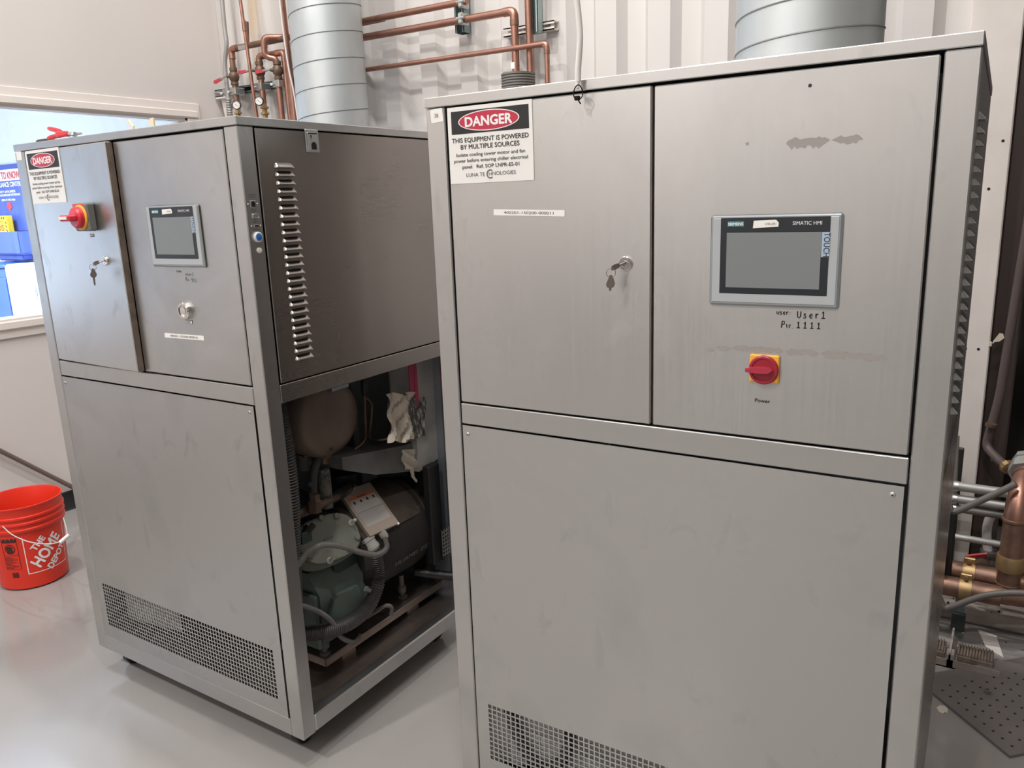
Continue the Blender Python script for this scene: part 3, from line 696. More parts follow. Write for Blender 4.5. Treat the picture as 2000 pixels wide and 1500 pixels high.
# hose seen through the grille of the right chiller, and its bright drip tray
tr = MB().box((.03, .30, .12), (.52, .31, .42)).box((.03, .05, .115), (.6, .30, .12)).build('drip_tray', 'post', B)
hs = thing('drain_hose', 'black corrugated hose showing through the grille of the right chiller', 'hose', (XB+.2, YB+.12, .13))
ca, sa = math.cos(TB), math.sin(TB)
LB = lambda x, y, z: V((XB+x*ca-y*sa, YB+x*sa+y*ca, z))
ribbed(spline([LB(.115, .036, .50), LB(.118, .036, .38), LB(.132, .038, .28), LB(.172, .048, .195), LB(.225, .063, .178), LB(.262, .075, .235), LB(.272, .080, .36), LB(.274, .082, .50)], 12), .0145, .006, .002).build('tubing', 'flexb', hs)

# ---- keys hanging in the locks
def keys(label, c, ang):
    k = thing('key_ring', label, 'keys', c, 0)
    x, y, z = c; f = V((-.6, -.75, -.28)).normalized()
    a = V((x, y-.006, z)); e = a+f*.027
    MB().tube([a+f*-.003, a+f*.010], [.0022, .0022], 8).prism([(0, -.004), (.009, -.0055), (.017, -.004), (.017, .004), (.009, .0055), (0, .004)], a+f*.009, f, (0, 0, 1), f.cross(V((0, 0, 1))), .0018).build('key', 'key', k)
    rc = e+V((.0, -.001, -.008))
    u, w_ = V((math.cos(ang), -math.sin(ang), 0)), V((0, 0, 1))
    MB().tube([rc+u*.0085*math.cos(2*PI*i/24)+w_*.0085*math.sin(2*PI*i/24) for i in range(24)], .0007, 6, closed=True).build('ring', 'key', k)
    o = rc+V((0, -.0008, -.0075))
    pts = [(-.002, .004), (.002, .004), (.0055, -.003), (.0085, -.013), (.006, -.019), (.0025, -.021), (.0022, -.040), (0, -.044), (-.0022, -.040), (-.0028, -.021), (-.0065, -.019), (-.0085, -.013), (-.0045, -.003)]
    MB().prism(pts if ang < -.9 else [(p[0], p[1] if p[1] > -.02 else -.02-(p[1]+.02)*-.25) for p in pts], o, u, (0.05, 0, .998), u.cross(V((0, 0, 1))), .0018).build('key', 'key', k)
dA = lambda x, y, z: V((XA-1+.0525+x*math.cos(TILT)+y*math.sin(TILT), YA-x*math.sin(TILT)+y*math.cos(TILT), z))
keys('pair of keys hanging from the lock of the ajar left chiller door', dA(.3665, -.004, 1.408), -1.0)
keys('pair of keys hanging from the lock of the right chiller door', LB(.4485, -.004, 1.408), -.42)
# ---------------------------------------------------------------- machinery inside the left chiller
def X(d, px, py): return ax(XA-d, px, py)
def AL(x, y, z): return V((XA-1+x, YA+y, z))       # the left chiller's own frame
tr = thing('compressor_tray', 'stained steel tray with turned-up edges under the compressor', 'tray', AL(.5, .45, .11))
t0, t1 = .213, .80
TZ = .187
tb = MB().box(AL(.10, t0, TZ-.004), AL(.88, t1, TZ), .001)
for a, b in (((.10, t0), (.88, t0+.003)), ((.877, t0), (.88, t1)), ((.10, t0), (.103, t1))): tb.box(AL(a[0], a[1], TZ-.025), AL(b[0], b[1], TZ-.001), .0006)
for y in (.30, .62): tb.box(AL(.12, y, .1325), AL(.86, y+.06, TZ-.004))
tb.build('tray', 'stained', tr)

cp = thing('compressor', 'grey green refrigeration compressor with a bolted head and black insulated motor inside the open chiller', 'compressor', AL(.75, .4, .172))
cb = MB().prism([(-.13, 0), (.10, 0), (.115, .03), (.115, .17), (.07, .235), (-.09, .235), (-.13, .19)], AL(.765, .215, .225), (1, 0, 0), (0, 0, 1), (0, 1, 0), .205)
cb.prism([(0, .03), (.16, .03), (.16, .075), (.13, .15), (.03, .15), (0, .075)], AL(.878, .225, .225), (0, 1, 0), (0, 0, 1), (1, 0, 0), .022)
cb.box(AL(.70, .20, .22), AL(.875, .215, .40), .006)
cb.build('crankcase', 'comp', cp)
sg = AL(.9005, .335, .285)
MB().lathe([(.017, 0), (.017, .006), (.012, .006), (.0115, .001), (0, .001)], sg, (1, 0, 0), 24).build('sight_glass', ['compd'], cp)
for y, z in ((.39, .345),): MB().lathe([(.011, 0), (.011, .008), (.007, .008), (.007, .02), (.004, .021)], AL(.898, y, z), (1, 0, 0), 6).build('bolt', 'comph', cp)
# head cover, lying back against the crankcase
n1 = V((.80, -.16, .58)).normalized(); u1 = V((.2, 1, 0)).normalized(); u1 = (u1-n1*u1.dot(n1)).normalized(); w1 = n1.cross(u1)
if w1.z < 0: w1 = -w1
hc = X(.135, 642, 1052)
poly = [(.108*math.copysign(abs(math.cos(a))**.75, math.cos(a)), .074*math.copysign(abs(math.sin(a))**.75, math.sin(a))) for a in [2*PI*k/28 for k in range(28)]]
hd = MB().prism(poly, hc-n1*.055, u1, w1, n1, .050).prism([(p[0]*.93, p[1]*.92) for p in poly], hc-n1*.006, u1, w1, n1, .012)
hdo = hd.build('cylinder_head', 'comph', cp)
tb_ = MB().text('bitzer', .010, .0, .0, 0, .05, fn=lambda a, b: hc+n1*.0065+u1*(a+.012)+w1*(b+.012)*1.0)
bolt_pts = [(-.085, .03), (-.055, .058), (.0, .066), (.05, .056), (.088, .02), (-.082, -.028), (.045, -.058), (-.03, -.064), (.086, -.03)]
for i, (a, b) in enumerate(bolt_pts):
    c = hc+u1*a+w1*b; tall = i in (4, 7)
    m = MB().lathe([(.0098, .004), (.0098, .0125), (.0085, .014)], c, n1, 6)
    if tall: m = MB().lathe([(.0105, .004), (.0105, .011), (.0055, .011), (.0055, .036), (.0035, .038)], c, n1, 8)
    m.build('bolt', 'comph' if not tall else 'plast', cp)
mk = MB()
for k in range(3): mk.box((-.022+k*.013, -.0004, -.004), (-.014+k*.013, .0002, .004), 0, 0, Matrix.Translation(hc+n1*.0066)@Matrix((( u1.x, n1.x, w1.x, 0), (u1.y, n1.y, w1.y, 0), (u1.z, n1.z, w1.z, 0), (0, 0, 0, 1))))
mk.build('cast_mark', 'comp', cp)
# second bank behind and valve block with copper
MB().prism(poly, hc+V((-.21, .05, -.01)), u1, (-w1.x*.2-.5, w1.y, .85), (-.75, 0, .6), .05).build('cylinder_head', 'compd', cp)
vb = MB().lathe([(.022, 0), (.022, .035), (.016, .04), (.016, .055)], X(.14, 614, 1000), (0, .1, 1), 6)
vb.tube(fillet([X(.17, 572, 1008), X(.16, 602, 997), X(.17, 640, 978), X(.22, 680, 958)], .03), .014, 12)
vb.build('suction_valve', 'brassd', cp)
MB().tube(fillet([X(.18, 636, 981), X(.20, 660, 966), X(.25, 690, 950)], .03), .019, 12).build('valve_sleeve', 'foam', cp)
MB().tube([X(.12, 594, 1042), X(.115, 604, 1028)], .012, 8).tube([X(.11, 600, 1040), X(.105, 613, 1024)], .009, 8).build('pressure_port', 'black', cp)
MB().box(X(.11, 592, 1055)+V((-.01, -.008, -.012)), X(.11, 603, 1043)+V((.006, .008, .012)), .002).build('service_valve', 'compd', cp)
# motor barrel wrapped in black foam, axis into the cabinet
mc = AL(.745, 0, .425)
def arc_shell(r, y0, y1, a0, a1, n=20, bulge=0):
    vs = []; fs = []
    for j in range(5):
        y = y0+(y1-y0)*j/4; e = 1 if 0 < j < 4 else .965
        for i in range(n+1):
            a = a0+(a1-a0)*i/n; vs.append(mc+V((math.cos(a)*r*e, y, math.sin(a)*r*e)))
    for j in range(4):
        for i in range(n): q = j*(n+1)+i; fs.append((q, q+n+1, q+n+2, q+1))
    return MB().add(vs, fs)
MB().lathe([(.05, .395), (.150, .40), (.165, .42), (.168, .70), (.150, .765), (.06, .775)], mc, (0, 1, 0), 40).build('motor_jacket', 'foam', cp)
arc_shell(.1715, .405, .715, .45, 2.6).build('jacket_flap', 'foamt', cp)
lg = MB()
def wrap(a, b): return mc+V((math.cos(b/.1692)*.1692, a, math.sin(b/.1692)*.1692))
lg.text('HUAMEI', .018, .585, -.062, 0, .115, fn=wrap, bold=.01)
lg.text('CL', .018, .742, -.058, 0, .028, fn=lambda a, b: mc+V((math.cos(b/.1692)*.160, a, math.sin(b/.1692)*.160)))
for q in range(2):   # two block characters
    bx = .662+q*.022
    for r_ in (((0, 0), (.014, .0)), ((0, .008), (.014, .008)), ((0, .016), (.014, .016)), ((.007, 0), (.007, .016)), ((.0, .0), (.0, .016))):
        (x0_, z0_), (x1_, z1_) = r_; dx, dz = (.0012, .0012)
        lg.add([wrap(bx+min(x0_, x1_)-dx, -.061+min(z0_, z1_)-dz), wrap(bx+max(x0_, x1_)+dx, -.061+min(z0_, z1_)-dz), wrap(bx+max(x0_, x1_)+dx, -.061+max(z0_, z1_)+dz), wrap(bx+min(x0_, x1_)-dx, -.061+max(z0_, z1_)+dz)], [(0, 1, 2, 3)])
lg.build('lettering', mat('grey print', (.22, .21, .20), .6), cp)
MB().box(AL(.66, .30, .36), AL(.86, .41, .56), .02, seg=2).build('motor_flange', 'compd', cp)
# terminal box on the shoulder with its warning label
c0, c1, c2, c3 = X(.215, 666, 964), X(.215, 722, 943), X(.095, 778, 1020), X(.095, 722, 1046)
uu = (c1-c0).normalized(); wv = (c0-c3); wv = (wv-uu*wv.dot(uu)).normalized(); nn = uu.cross(wv); nn = nn if nn.z > 0 else -nn
bw_, bh_ = (c1-c0).length, (c0-c3).length
MB().prism([(0, 0), (bw_, 0), (bw_, bh_), (0, bh_)], c0-wv*bh_-nn*.036, uu, wv, nn, .034).build('terminal_box', 'compd', cp)
lid = MB().prism([(-.003, -.003), (bw_+.003, -.003), (bw_+.003, bh_+.003), (-.003, bh_+.003)], c0-wv*bh_-nn*.012, uu, wv, nn, .012).build('terminal_lid', mat('beige steel lid', (.42, .35, .30), .4, .4), cp)
L2 = lambda a, b, q=.0006: c0-wv*bh_+uu*(a*bw_)+wv*(b*bh_)+nn*q
wlb = MB()
def lr(a0, a1, b0, b1, mi, q): wlb.quad(L2(a0, b0, q), L2(a1, b0, q), L2(a1, b1, q), L2(a0, b1, q), mi)
lr(.07, .93, .17, .84, 0, .0005); lr(.07, .93, .78, .84, 1, .0008); lr(.07, .93, .475, .505, 2, .0008)
for k in range(4): lr(.10+k*.22, .24+k*.22, .665, .755, 0, .0008); lr(.14+k*.22, .20+k*.22, .68, .74, 3, .001)
for k in range(11):
    b = .625-k*.030 if k < 4 else .58-k*.034
    lr(.10, .60+.3*((k*37) % 10)/10, b, b+.008, 2, .0008)
wlb.text('WARNING', .006, 0, 0, 0, .04, mi=3, bold=.02, fn=lambda a, b: L2(.5, .79, .001)+uu*a+wv*b)
wlb.build('warning_label', [mat('worn label', (.50, .46, .43), .5), mat('orange print', (.62, .16, .05), .5), 'hmi', 'ink'], cp)
for a, b in ((.5, 1.03), (.95, -.02)): MB().lathe([(.0055, 0), (.0045, .005)], L2(a, b, .0), nn, 10).build('screw', 'chrome', cp)
gl = X(.10, 728, 1070)
MB().lathe([(.024, 0), (.024, .012), (.020, .014), (.020, .030), (.022, .032), (.022, .042), (.016, .05)], gl+V((-.018, -.005, .035)), V((.5, .15, -.85)), 12).build('cable_gland', 'plast', cp)
MB().lathe([(.014, 0), (.014, .02), (.011, .028)], X(.10, 744, 1040)+V((0, 0, .004)), V((.35, .3, -.8)), 10).build('cable_gland', 'plast', cp)
for px_, py_, dd in ((785, 1150, .17), (632, 1243, .15), (705, 1200, .33)):
    f = X(dd, px_, py_); MB().lathe([(.017, .187), (.017, .192), (.008, .193), (.008, .205), (.015, .207), (.015, .228), (.009, .23), (.009, .27)], (f.x, f.y, 0), (0, 0, 1), 16).build('mounting_foot', 'flexb' if dd > .2 else 'condd', cp)

def hose(name, label, pts, r, m, pitch=.0062, depth=.0026, cat='hose', part='tubing', ribs=True, n=10):
    P = spline(pts, n); t = thing(name, label, cat, P[len(P)//2])
    (ribbed(P, r, pitch, depth) if ribs else MB().tube(P, r, 12)).build(part, m, t); return t
hose('flexible_conduit', 'grey ribbed conduit looping over the green compressor head', [X(.04, 566, 1128), X(.05, 586, 1098), X(.06, 606, 1075), X(.06, 634, 1064), X(.055, 672, 1068), X(.05, 708, 1080), X(.05, 738, 1083), X(.06, 755, 1070), X(.085, 752, 1050)], .0092, 'flex')
hose('flexible_conduit', 'thin grey ribbed conduit sagging over the tray edge at the front', [X(.06, 570, 1180), X(.06, 600, 1186), X(.06, 628, 1198), X(.07, 648, 1215), X(.075, 662, 1240), X(.08, 680, 1252), X(.095, 695, 1252), X(.18, 712, 1228)], .0078, 'flex')
hose('flexible_conduit', 'short grey ribbed conduit curling up from the tray edge', [X(.24, 690, 1222), X(.17, 712, 1208), X(.10, 738, 1192), X(.08, 753, 1183), X(.08, 764, 1186), X(.09, 764, 1200)], .0072, 'flex')
hose('cable_hose', 'thick black ribbed hose curving down below the terminal box', [gl+V((.006, 0, -.005)), X(.095, 738, 1120), X(.085, 735, 1150), X(.08, 718, 1186), X(.08, 690, 1212), X(.08, 655, 1228), X(.085, 615, 1236), X(.10, 560, 1240)], .0235, 'flexb', .0078, .0052)
hose('cable_hose', 'black ribbed hose running down just behind the front post', [AL(.93, .085, 1.05), AL(.93, .10, .90), AL(.928, .102, .75), AL(.92, .095, .60), AL(.91, .09, .40)], .026, 'flexb', .0085, .005)

# receiver tank, a round head facing out
tk = thing('receiver_tank', 'brown dusty round tank head hung under the upper compartment', 'tank', X(.15, 652, 818))
tc = X(.15, 652, 818)
MB().lathe([(.124, -.55), (.126, -.05), (.124, -.03), (.112, -.012), (.088, 0), (.05, .006), (.0, .008)], tc, (1, -.02, 0), 48, capb=True, capt=False).build('shell', 'tank', tk)
MB().box(tc+V((-.02, -.005, .085)), tc+V((.012, .065, .15)), .003).build('bracket', 'inner', tk)
for q in ((-.02, .045, .02), (-.0, -.02, -.09), (.0, .05, .03)):
    MB().lathe([(.006, 0), (.004, .005)], tc+V((-.002, q[1], q[2])), (1, 0, 0), 10).build('weld_spot', 'foamt', tk)
MB().cyl(X(.18, 634, 872), X(.18, 634, 905), .014, 16).lathe([(.019, 0), (.019, .02)], X(.18, 634, 893), (0, 0, 1), 6).build('outlet', 'brassd', tk)
MB().cyl(X(.22, 597, 872), X(.22, 597, 893), .012, 14).build('outlet', 'brassd', tk)
pl_ = thing('pipe_insulation', 'pale worn tube insulation below the round tank', 'insulation', X(.18, 637, 940))
MB().lathe([(.019, 0), (.020, .10), (.018, .125)], X(.18, 638, 985)+V((0, 0, -.01)), (0, 0, 1), 16).build('sleeve', mat('worn insulation', (.16, .155, .14), .8, noise=1, nscale=60, ncol=(.04, .04, .042)), pl_)
pl2 = thing('pipe_insulation', 'stub of grey tube insulation beside the ribbed hose, left of the dark line', 'insulation', X(.25, 597, 910))
MB().lathe([(.022, 0), (.022, .05)], X(.25, 597, 916), (0, 0, 1), 16).build('sleeve', 'flex', pl2)
hose('discharge_line', 'dark insulated pipe bending down to the compressor valve', [X(.19, 632, 880), X(.19, 622, 895), X(.18, 612, 925), X(.17, 610, 960), X(.15, 614, 1000)], .014, 'insuld', ribs=False)
ft = thing('filter_drier', 'dark blue filter canister with two ports behind the compressor', 'filter', X(.34, 670, 950))
fc = X(.34, 670, 938)
MB().lathe([(.066, -.16), (.066, .02), (.062, .035), (.045, .048), (.02, .05)], fc, (0, 0, 1), 28).build('canister', 'filter', ft)
for dy in (-.032, .032): MB().lathe([(.016, .04), (.016, .06), (.012, .06), (.012, .075), (.017, .075), (.017, .10)], fc+V((0, dy, 0)), (0, 0, 1), 12).build('port', 'black', ft)
cl_ = thing('capillary_lines', 'pair of thin copper lines bending beside the round tank', 'pipe', X(.18, 718, 840))
MB().tube(fillet([X(.16, 712, 757), X(.16, 713, 800), X(.18, 715, 862), X(.20, 690, 880), X(.22, 650, 898)], .03), .0036, 8).build('copper_line', 'copperd', cl_)
MB().tube(fillet([X(.16, 714, 777), X(.16, 727, 787), X(.17, 726, 815), X(.19, 720, 858), X(.14, 742, 860), X(.11, 775, 853)], .02), .0036, 8).build('copper_line', 'copperd', cl_)
MB().lathe([(.011, 0), (.011, .045), (.006, .055)], X(.16, 713, 772), (0, 0, 1), 12).build('connector', 'black', cl_)
# insulated evaporator box and its foil
def sheet(o, U, W, nu, nv, fn):
    vs = [o+U*(i/nu)+W*(j/nv)+fn(i/nu, j/nv) for j in range(nv+1) for i in range(nu+1)]
    return MB().add(vs, [(j*(nu+1)+i, j*(nu+1)+i+1, (j+1)*(nu+1)+i+1, (j+1)*(nu+1)+i) for j in range(nv) for i in range(nu)])
ev = thing('insulated_box', 'grey foil faced insulation around the evaporator, in the upper corner of the open bay', 'insulation', AL(.7, .70, .62))
MB().box(AL(.42, .505, .73), AL(.80, .69, 1.045), .012).build('dark_jacket', 'insuld', ev)
MB().prism([(0, 0), (.09, .012), (.12, .02), (.12, .40), (.0, .40)], AL(.55, .690, .642), (0, 1, 0), (0, 0, 1), (1, 0, 0), .345).build('foil_board', 'insul', ev)
MB().prism([(.0, .105), (.14, .045), (.30, .005), (.36, .0), (.36, .10), (.30, .10), (.0, .145)], AL(.60, .36, .645), (0, 1, 0), (0, 0, 1), (1, 0, 0), .275).build('foil_skirt', mat('dull grey foam', (.17, .17, .165), .55, .1, noise=.7, nscale=12, ncol=(.09, .09, .09), bump=.4, bscale=40), ev)
MB().prism([(0, 0), (.012, .0), (.022, .13), (.024, .19), (-.002, .19), (-.004, .06)], X(.105, 803, 792), (0, 1, 0), (0, 0, 1), (1, 0, 0), .004).prism([(.016, -.005), (.036, -.01), (.032, .19), (.026, .19)], X(.105, 803, 792), (0, 1, 0), (0, 0, 1), (1, 0, 0), .006).build('pink_tape', 'pink', ev)
rnd = random.Random(4)
fo = X(.078, 759, 866)
def crump(i, j): return V((.010*math.sin(i*9+j*4)+.008*math.sin(i*21-j*13)-.01*abs(i-.45), .005*math.sin(j*9), .006*math.sin(i*8)))
U_ = V((-.01, .205, -.040)); W_ = V((-.01, .030, .150))
fl = sheet(fo, U_*.62, W_, 18, 18, crump)
fl.build('foil_wrap', 'foil', ev)
sheet(fo+U_*.56+V((-.006, 0, .004)), U_*.42, W_*.86, 14, 14, lambda i, j: V((.004*math.sin(i*40+j*7), 0, .003*math.sin(i*9)))).build('torn_foil', mat('torn dark foil', (.12, .12, .115), .4, .5, noise=1, nscale=30, ncol=(.5, .48, .45), stretch=(1, 6, 1), nlo=.52, nhi=.6), ev)
sheet(X(.082, 790, 917), V((0, .066, -.012)), V((0, -.012, .068)), 8, 8, lambda i, j: V((.006*math.sin(i*6+j*9), 0, 0))).build('foil_flap', 'foil', ev)
MB().prism([(0, 0), (.018, .004), (.020, -.03), (.034, -.05), (.028, -.055), (.006, -.028)], X(.08, 800, 917), (0, 1, 0), (0, 0, 1), (1, 0, 0), .002).build('foil_strip', 'foil', ev)
# the far end of the bay: pale sheet, black column and a small grille
MB().box(AL(.02, D-.03, .16), AL(.62, D-.02, 1.03)).build('rear_sheet', 'inner', A, loc=(-(XA-1), -YA, 0))
MB().box(AL(.80, .74, .14), AL(.86, .78, .66)).box(AL(.90, .70, .30), AL(.93, .76, .66), .004).build('rear_column', 'black', A, loc=(-(XA-1), -YA, 0))
gx = MB()
for i in range(5): gx.box(AL(.955, .716+i*.013, .33), AL(.957, .719+i*.013, .43))
for k in range(7): gx.box(AL(.955, .716, .335+k*.014), AL(.957, .771, .338+k*.014))
gx.build('rear_grille', 'post', A, loc=(-(XA-1), -YA, 0))
MB().cyl(AL(.84, .70, .255), AL(.98, .775, .235), .016, 14).build('rear_pipe', 'black', A, loc=(-(XA-1), -YA, 0))

# ---------------------------------------------------------------- things on top of the left chiller
def pliers(label, P0, P1, P2, J, E, r=.0065):
    t = thing('pliers', label, 'pliers', (J.x, J.y, ZT))
    for h in (P0, P1):
        if h is None: continue
        Q = spline([h, h*.5+J*.5+V((0, 0, .002)), h*.15+J*.85], 6)
        MB().tube(Q[:10], [r*.75]+[r]*8+[r*.8], 10).build('grip', 'tool', t)
        MB().tube([Q[8], J], .0035, 8).build('handle_shank', 'galvd', t)
    MB().lathe([(.008, -.005), (.008, .005)], J, (0, .3, 1), 14).tube([J, E], [.006, .0025], 8).build('jaw', 'galvd', t)
    return t
Y1 = YA+.045
pliers('open red handled pliers, one grip raised, on the left end of the left chiller', ay(Y1, 95, 251), ay(Y1, 94, 269)+V((0, 0, -.002)), None, ay(Y1, 131, 262), ay(Y1+.03, 158, 261))
pliers('closed red handled pliers lying against the raised pair on the left chiller', ay(Y1-.02, 111, 261), ay(Y1-.022, 112, 266), None, ay(Y1-.02, 144, 262), ay(Y1-.0, 160, 260), .0062)
bk = thing('tool_pouch', 'small black pouch under the red handled pliers on the left chiller', 'pouch', ay(Y1+.02, 86, 270))
c = ay(Y1+.02, 88, 269); MB().box((c.x-.02, c.y-.02, ZT+.0002), (c.x+.03, c.y+.02, ZT+.014), .004).build('body', 'black', bk)
for (a, b, c_, d_), s in ((((245, 234), (256, 248), (260, 248), (249, 233)), 'slanting strip of masking tape standing up on the left chiller'), (((292, 231), (300, 231), (297, 244), (289, 244)), 'upright square of masking tape on the left chiller, right of the slanting strip')):
    Y2 = YA+.23; o = thing('tape_strip', s, 'tape', (ay(Y2, *b).x, Y2, ZT))
    q = [ay(Y2, *p) for p in (a, b, c_, d_)]
    MB().add(q+[p+V((.002, .004, 0)) for p in q], [(0, 1, 2, 3), (7, 6, 5, 4), (0, 4, 5, 1), (1, 5, 6, 2), (2, 6, 7, 3), (3, 7, 4, 0)]).box((q[1].x-.002, Y2-.001, ZT), (q[2].x+.002, Y2+.004, q[1].z+.002)).build('strip', 'tape', o)

# ---------------------------------------------------------------- bucket and stick
bx_, by_ = -3.50, 1.53
bu = thing('bucket', 'orange plastic bucket with white logo and wire handle on the floor by the left wall', 'bucket', (bx_, by_, 0))
R_ = lambda z: .130+.018*z/.37
MB().lathe([(.0, .004), (.122, .002), (.130, .008), (R_(.12), .12), (R_(.262), .262), (.151, .262), (.1535, .268), (.1535, .274), (.148, .278), (.148, .292), (.1545, .294), (.1545, .302), (.149, .306), (.149, .318), (.1555, .320), (.1555, .328), (.1505, .331), (.1515, .362), (.1545, .366), (.1545, .371), (.150, .3715), (.147, .366), (.143, .25), (.128, .012), (0, .010)], (bx_, by_, 0), (0, 0, 1), 56, capb=False, capt=False).build('pail', 'orange', bu)
def onb(az0, u, z, off=.0006):
    r = R_(z)+off; a = az0+u/R_(.13); return (bx_+r*math.cos(a), by_+r*math.sin(a), z)
def bw_rect(mb, az0, u0, u1, z0, z1, mi=0, off=.0006, n=8, rot=0, c=(0, 0)):
    vs = []
    for k in range(n+1):
        for z in (z0, z1):
            u = u0+(u1-u0)*k/n; a, b = u*math.cos(rot)-z*math.sin(rot)+c[0], u*math.sin(rot)+z*math.cos(rot)+c[1]
            vs.append(onb(az0, a, b, off))
    return mb.add(vs, [(2*k, 2*k+2, 2*k+3, 2*k+1) for k in range(n)], mi)
lgm = MB(); A0 = math.atan2(-1.04, 1.0)+.88     # where the logo faces
S_ = .086; cz = .160
for u0, u1, z0, z1 in ((-S_, S_, cz+S_, cz+S_+.0035), (-S_, S_, cz-S_-.0035, cz-S_), (-S_-.0035, -S_, cz-S_-.0035, cz+S_+.0035), (S_, S_+.0035, cz-S_-.0035, cz+S_+.0035)): bw_rect(lgm, A0, u0, u1, z0, z1)
R4 = PI/4
def sten(s, h, wd, dx, dz): lgm.text(s, h, dx, dz, 0, wd, rot=R4, bold=.035, fn=lambda a, b: onb(A0, a, b))
sten('THE', .026, .066, -.028, cz+.030); sten('HOME', .050, .150, .010, cz-.018); sten('DEPOT', .030, .110, .042, cz-.056)
lgm.build('logo', 'inkw', bu)
wb = MB(); A1 = math.atan2(-1.0, 1.0)-.16; z0 = .255
for a0, a1, b0, b1 in ((-.030, .030, .222, .240), (-.030, -.028, .10, .222), (.028, .030, .10, .222), (-.03, .03, .10, .1015), (-.03, .03, .164, .1655)): bw_rect(wb, A1, a0, a1, b0, b1)
wb.add([onb(A1, .020*math.cos(a)*k, .193+.022*math.sin(a)*k) for k in (1, .82) for a in [2*PI*i/24 for i in range(24)]], [(i, (i+1) % 24, 24+(i+1) % 24, 24+i) for i in range(24)])
wb.add([onb(A1, .013*math.cos(a)-.002, .196+.012*math.sin(a)) for a in [2*PI*i/12 for i in range(12)]], [tuple(range(12))])
bw_rect(wb, A1, -.012, .012, .176, .188); bw_rect(wb, A1, -.019, .019, -.0015, .0015, rot=-.75, c=(0, .193))
for k in range(9): bw_rect(wb, A1, -.026, -.004+((k*7) % 5)*.006, .156-k*.0062, .1585-k*.0062)
for k in range(12): bw_rect(wb, A1, -.012+k*.0022, -.0108+k*.0022+.0008*(k % 3 == 0), .062, .086, n=1)
wb.build('warning_print', mat('brown black print', (.06, .012, .01), .5), bu)
e0, e1 = ay(by_-.13, 5, 1028), ay(by_+.02, 128, 1022)
hw_ = MB().tube(spline([ay(by_-.150, 5, 1028), ay(by_-.165, 25, 1045), ay(by_-.165, 60, 1059), ay(by_-.15, 100, 1062), ay(by_-.12, 124, 1054), ay(by_-.06, 131, 1040), ay(by_+.02, 124, 1012)], 8), .0021, 8).build('wire_handle', 'plast', bu)
MB().tube([ay(by_-.15, 117, 1060), ay(by_-.115, 135, 1045)], .0075, 12).build('grip', 'whitep', hw_, loc=(0, 0, 0))
s0, s1 = ax(LX+.03, -60, 850), ax(LX+.03, 141, 951)
dv = (s1-s0).normalized(); s2 = s1+dv*((s1.z-.012)/-dv.z)
bs = thing('broom_stick', 'brown wooden stick leaning along the left wall above the bucket', 'stick', s2)
MB().tube([s2-dv*1.5, s2], .0115, 14).build('handle', 'broom', bs)
# ---------------------------------------------------------------- spiral ducts
def duct(label, cx, cy, r, z0, z1, zs, pitch, phase):
    t = thing('spiral_duct', label, 'duct', (cx, cy, z0))
    MB().lathe([(r, z0), (r, z1)], (cx, cy, 0), (0, 0, 1), 64, capb=False, capt=False).build('tube', 'galv', t)
    n = int((z1-z0)/pitch*48); pts = []
    for k in range(n+1):
        a = 2*PI*k/48+phase; pts.append((cx+(r+.0002)*math.cos(a), cy+(r+.0002)*math.sin(a), z0+pitch*k/48))
    MB().tube(pts, .0024, 5).build('seam', 'seam', t)
    return t
duct('galvanised spiral duct rising against the back wall behind the left chiller', -2.925, 3.0, .173, .35, HC, 2.0, .118, .8)
dB = duct('galvanised spiral duct rising from the top of the right chiller', -.485, 2.16, .172, ZT, HC, 1.9, .075, -.35)
MB().tube([(-.485+.1745*math.cos(a), 2.16+.1745*math.sin(a), 1.79) for a in [2*PI*k/40 for k in range(40)]], .006, 6, closed=True).build('collar', 'galvd', dB)

# ---------------------------------------------------------------- pipes on the back wall
PY = 3.21
def k7(zx, zy, Y=PY): return ay(Y, 380+zx*.17333, zy*.17333)
def k8(zx, zy, Y=PY): return ay(Y, 900+zx*.13333, zy*.13333)
def ext(a, b, z):                      # carry the line a-b on to height z
    t = (z-a.z)/(b.z-a.z); return a+(b-a)*t
def pipe(name, label, cat, pts, r, m, part='pipe', fr=.02, seg=14):
    t = thing(name, label, cat, pts[0]); MB().tube(fillet(pts, fr), r, seg).build(part, m, t); return t
def elbow(parent, a, b, c, r, m='copper'):
    a, b, c = V(a), V(b), V(c); d1, d2 = (a-b).normalized(), (c-b).normalized(); L_ = r*3.2
    MB().tube(fillet([b+d1*L_, b, b+d2*L_], r*2.6, 8), r*1.16, 14).build('elbow', m, parent)
def valve(parent, p, r, ang=0):
    """ball valve on a rising pipe, its lever out to the left"""
    v_ = MB().lathe([(r*1.25, -.045), (r*1.25, -.030), (r*1.0, -.028), (r*1.5, -.016), (r*1.75, 0), (r*1.5, .016), (r*1.0, .028), (r*1.25, .030), (r*1.25, .048)], p, (0, 0, 1), 14)
    v_.lathe([(.009, 0), (.009, .030), (.006, .034)], p+V((0, -.01, 0)), (-.6, -.8, .05), 12)
    v_ = v_.build('valve', 'brassd', parent)
    q = p+V((-.020, -.034, .003)); e = V((-math.cos(ang), -.12, -math.sin(ang))).normalized()
    MB().tube([q, q+e*.05], .006, 8).build('lever', 'galvd', v_)
    u = e; w_ = V((0, 0, 1)); w_ = (w_-u*w_.dot(u)).normalized(); n = u.cross(w_)
    MB().prism([(.045, -.0075), (.098, -.0095), (.106, -.006), (.106, .006), (.098, .0095), (.045, .0075)], q-n*.004, u, w_, n, .008).build('lever_grip', 'hred', v_)
    return v_
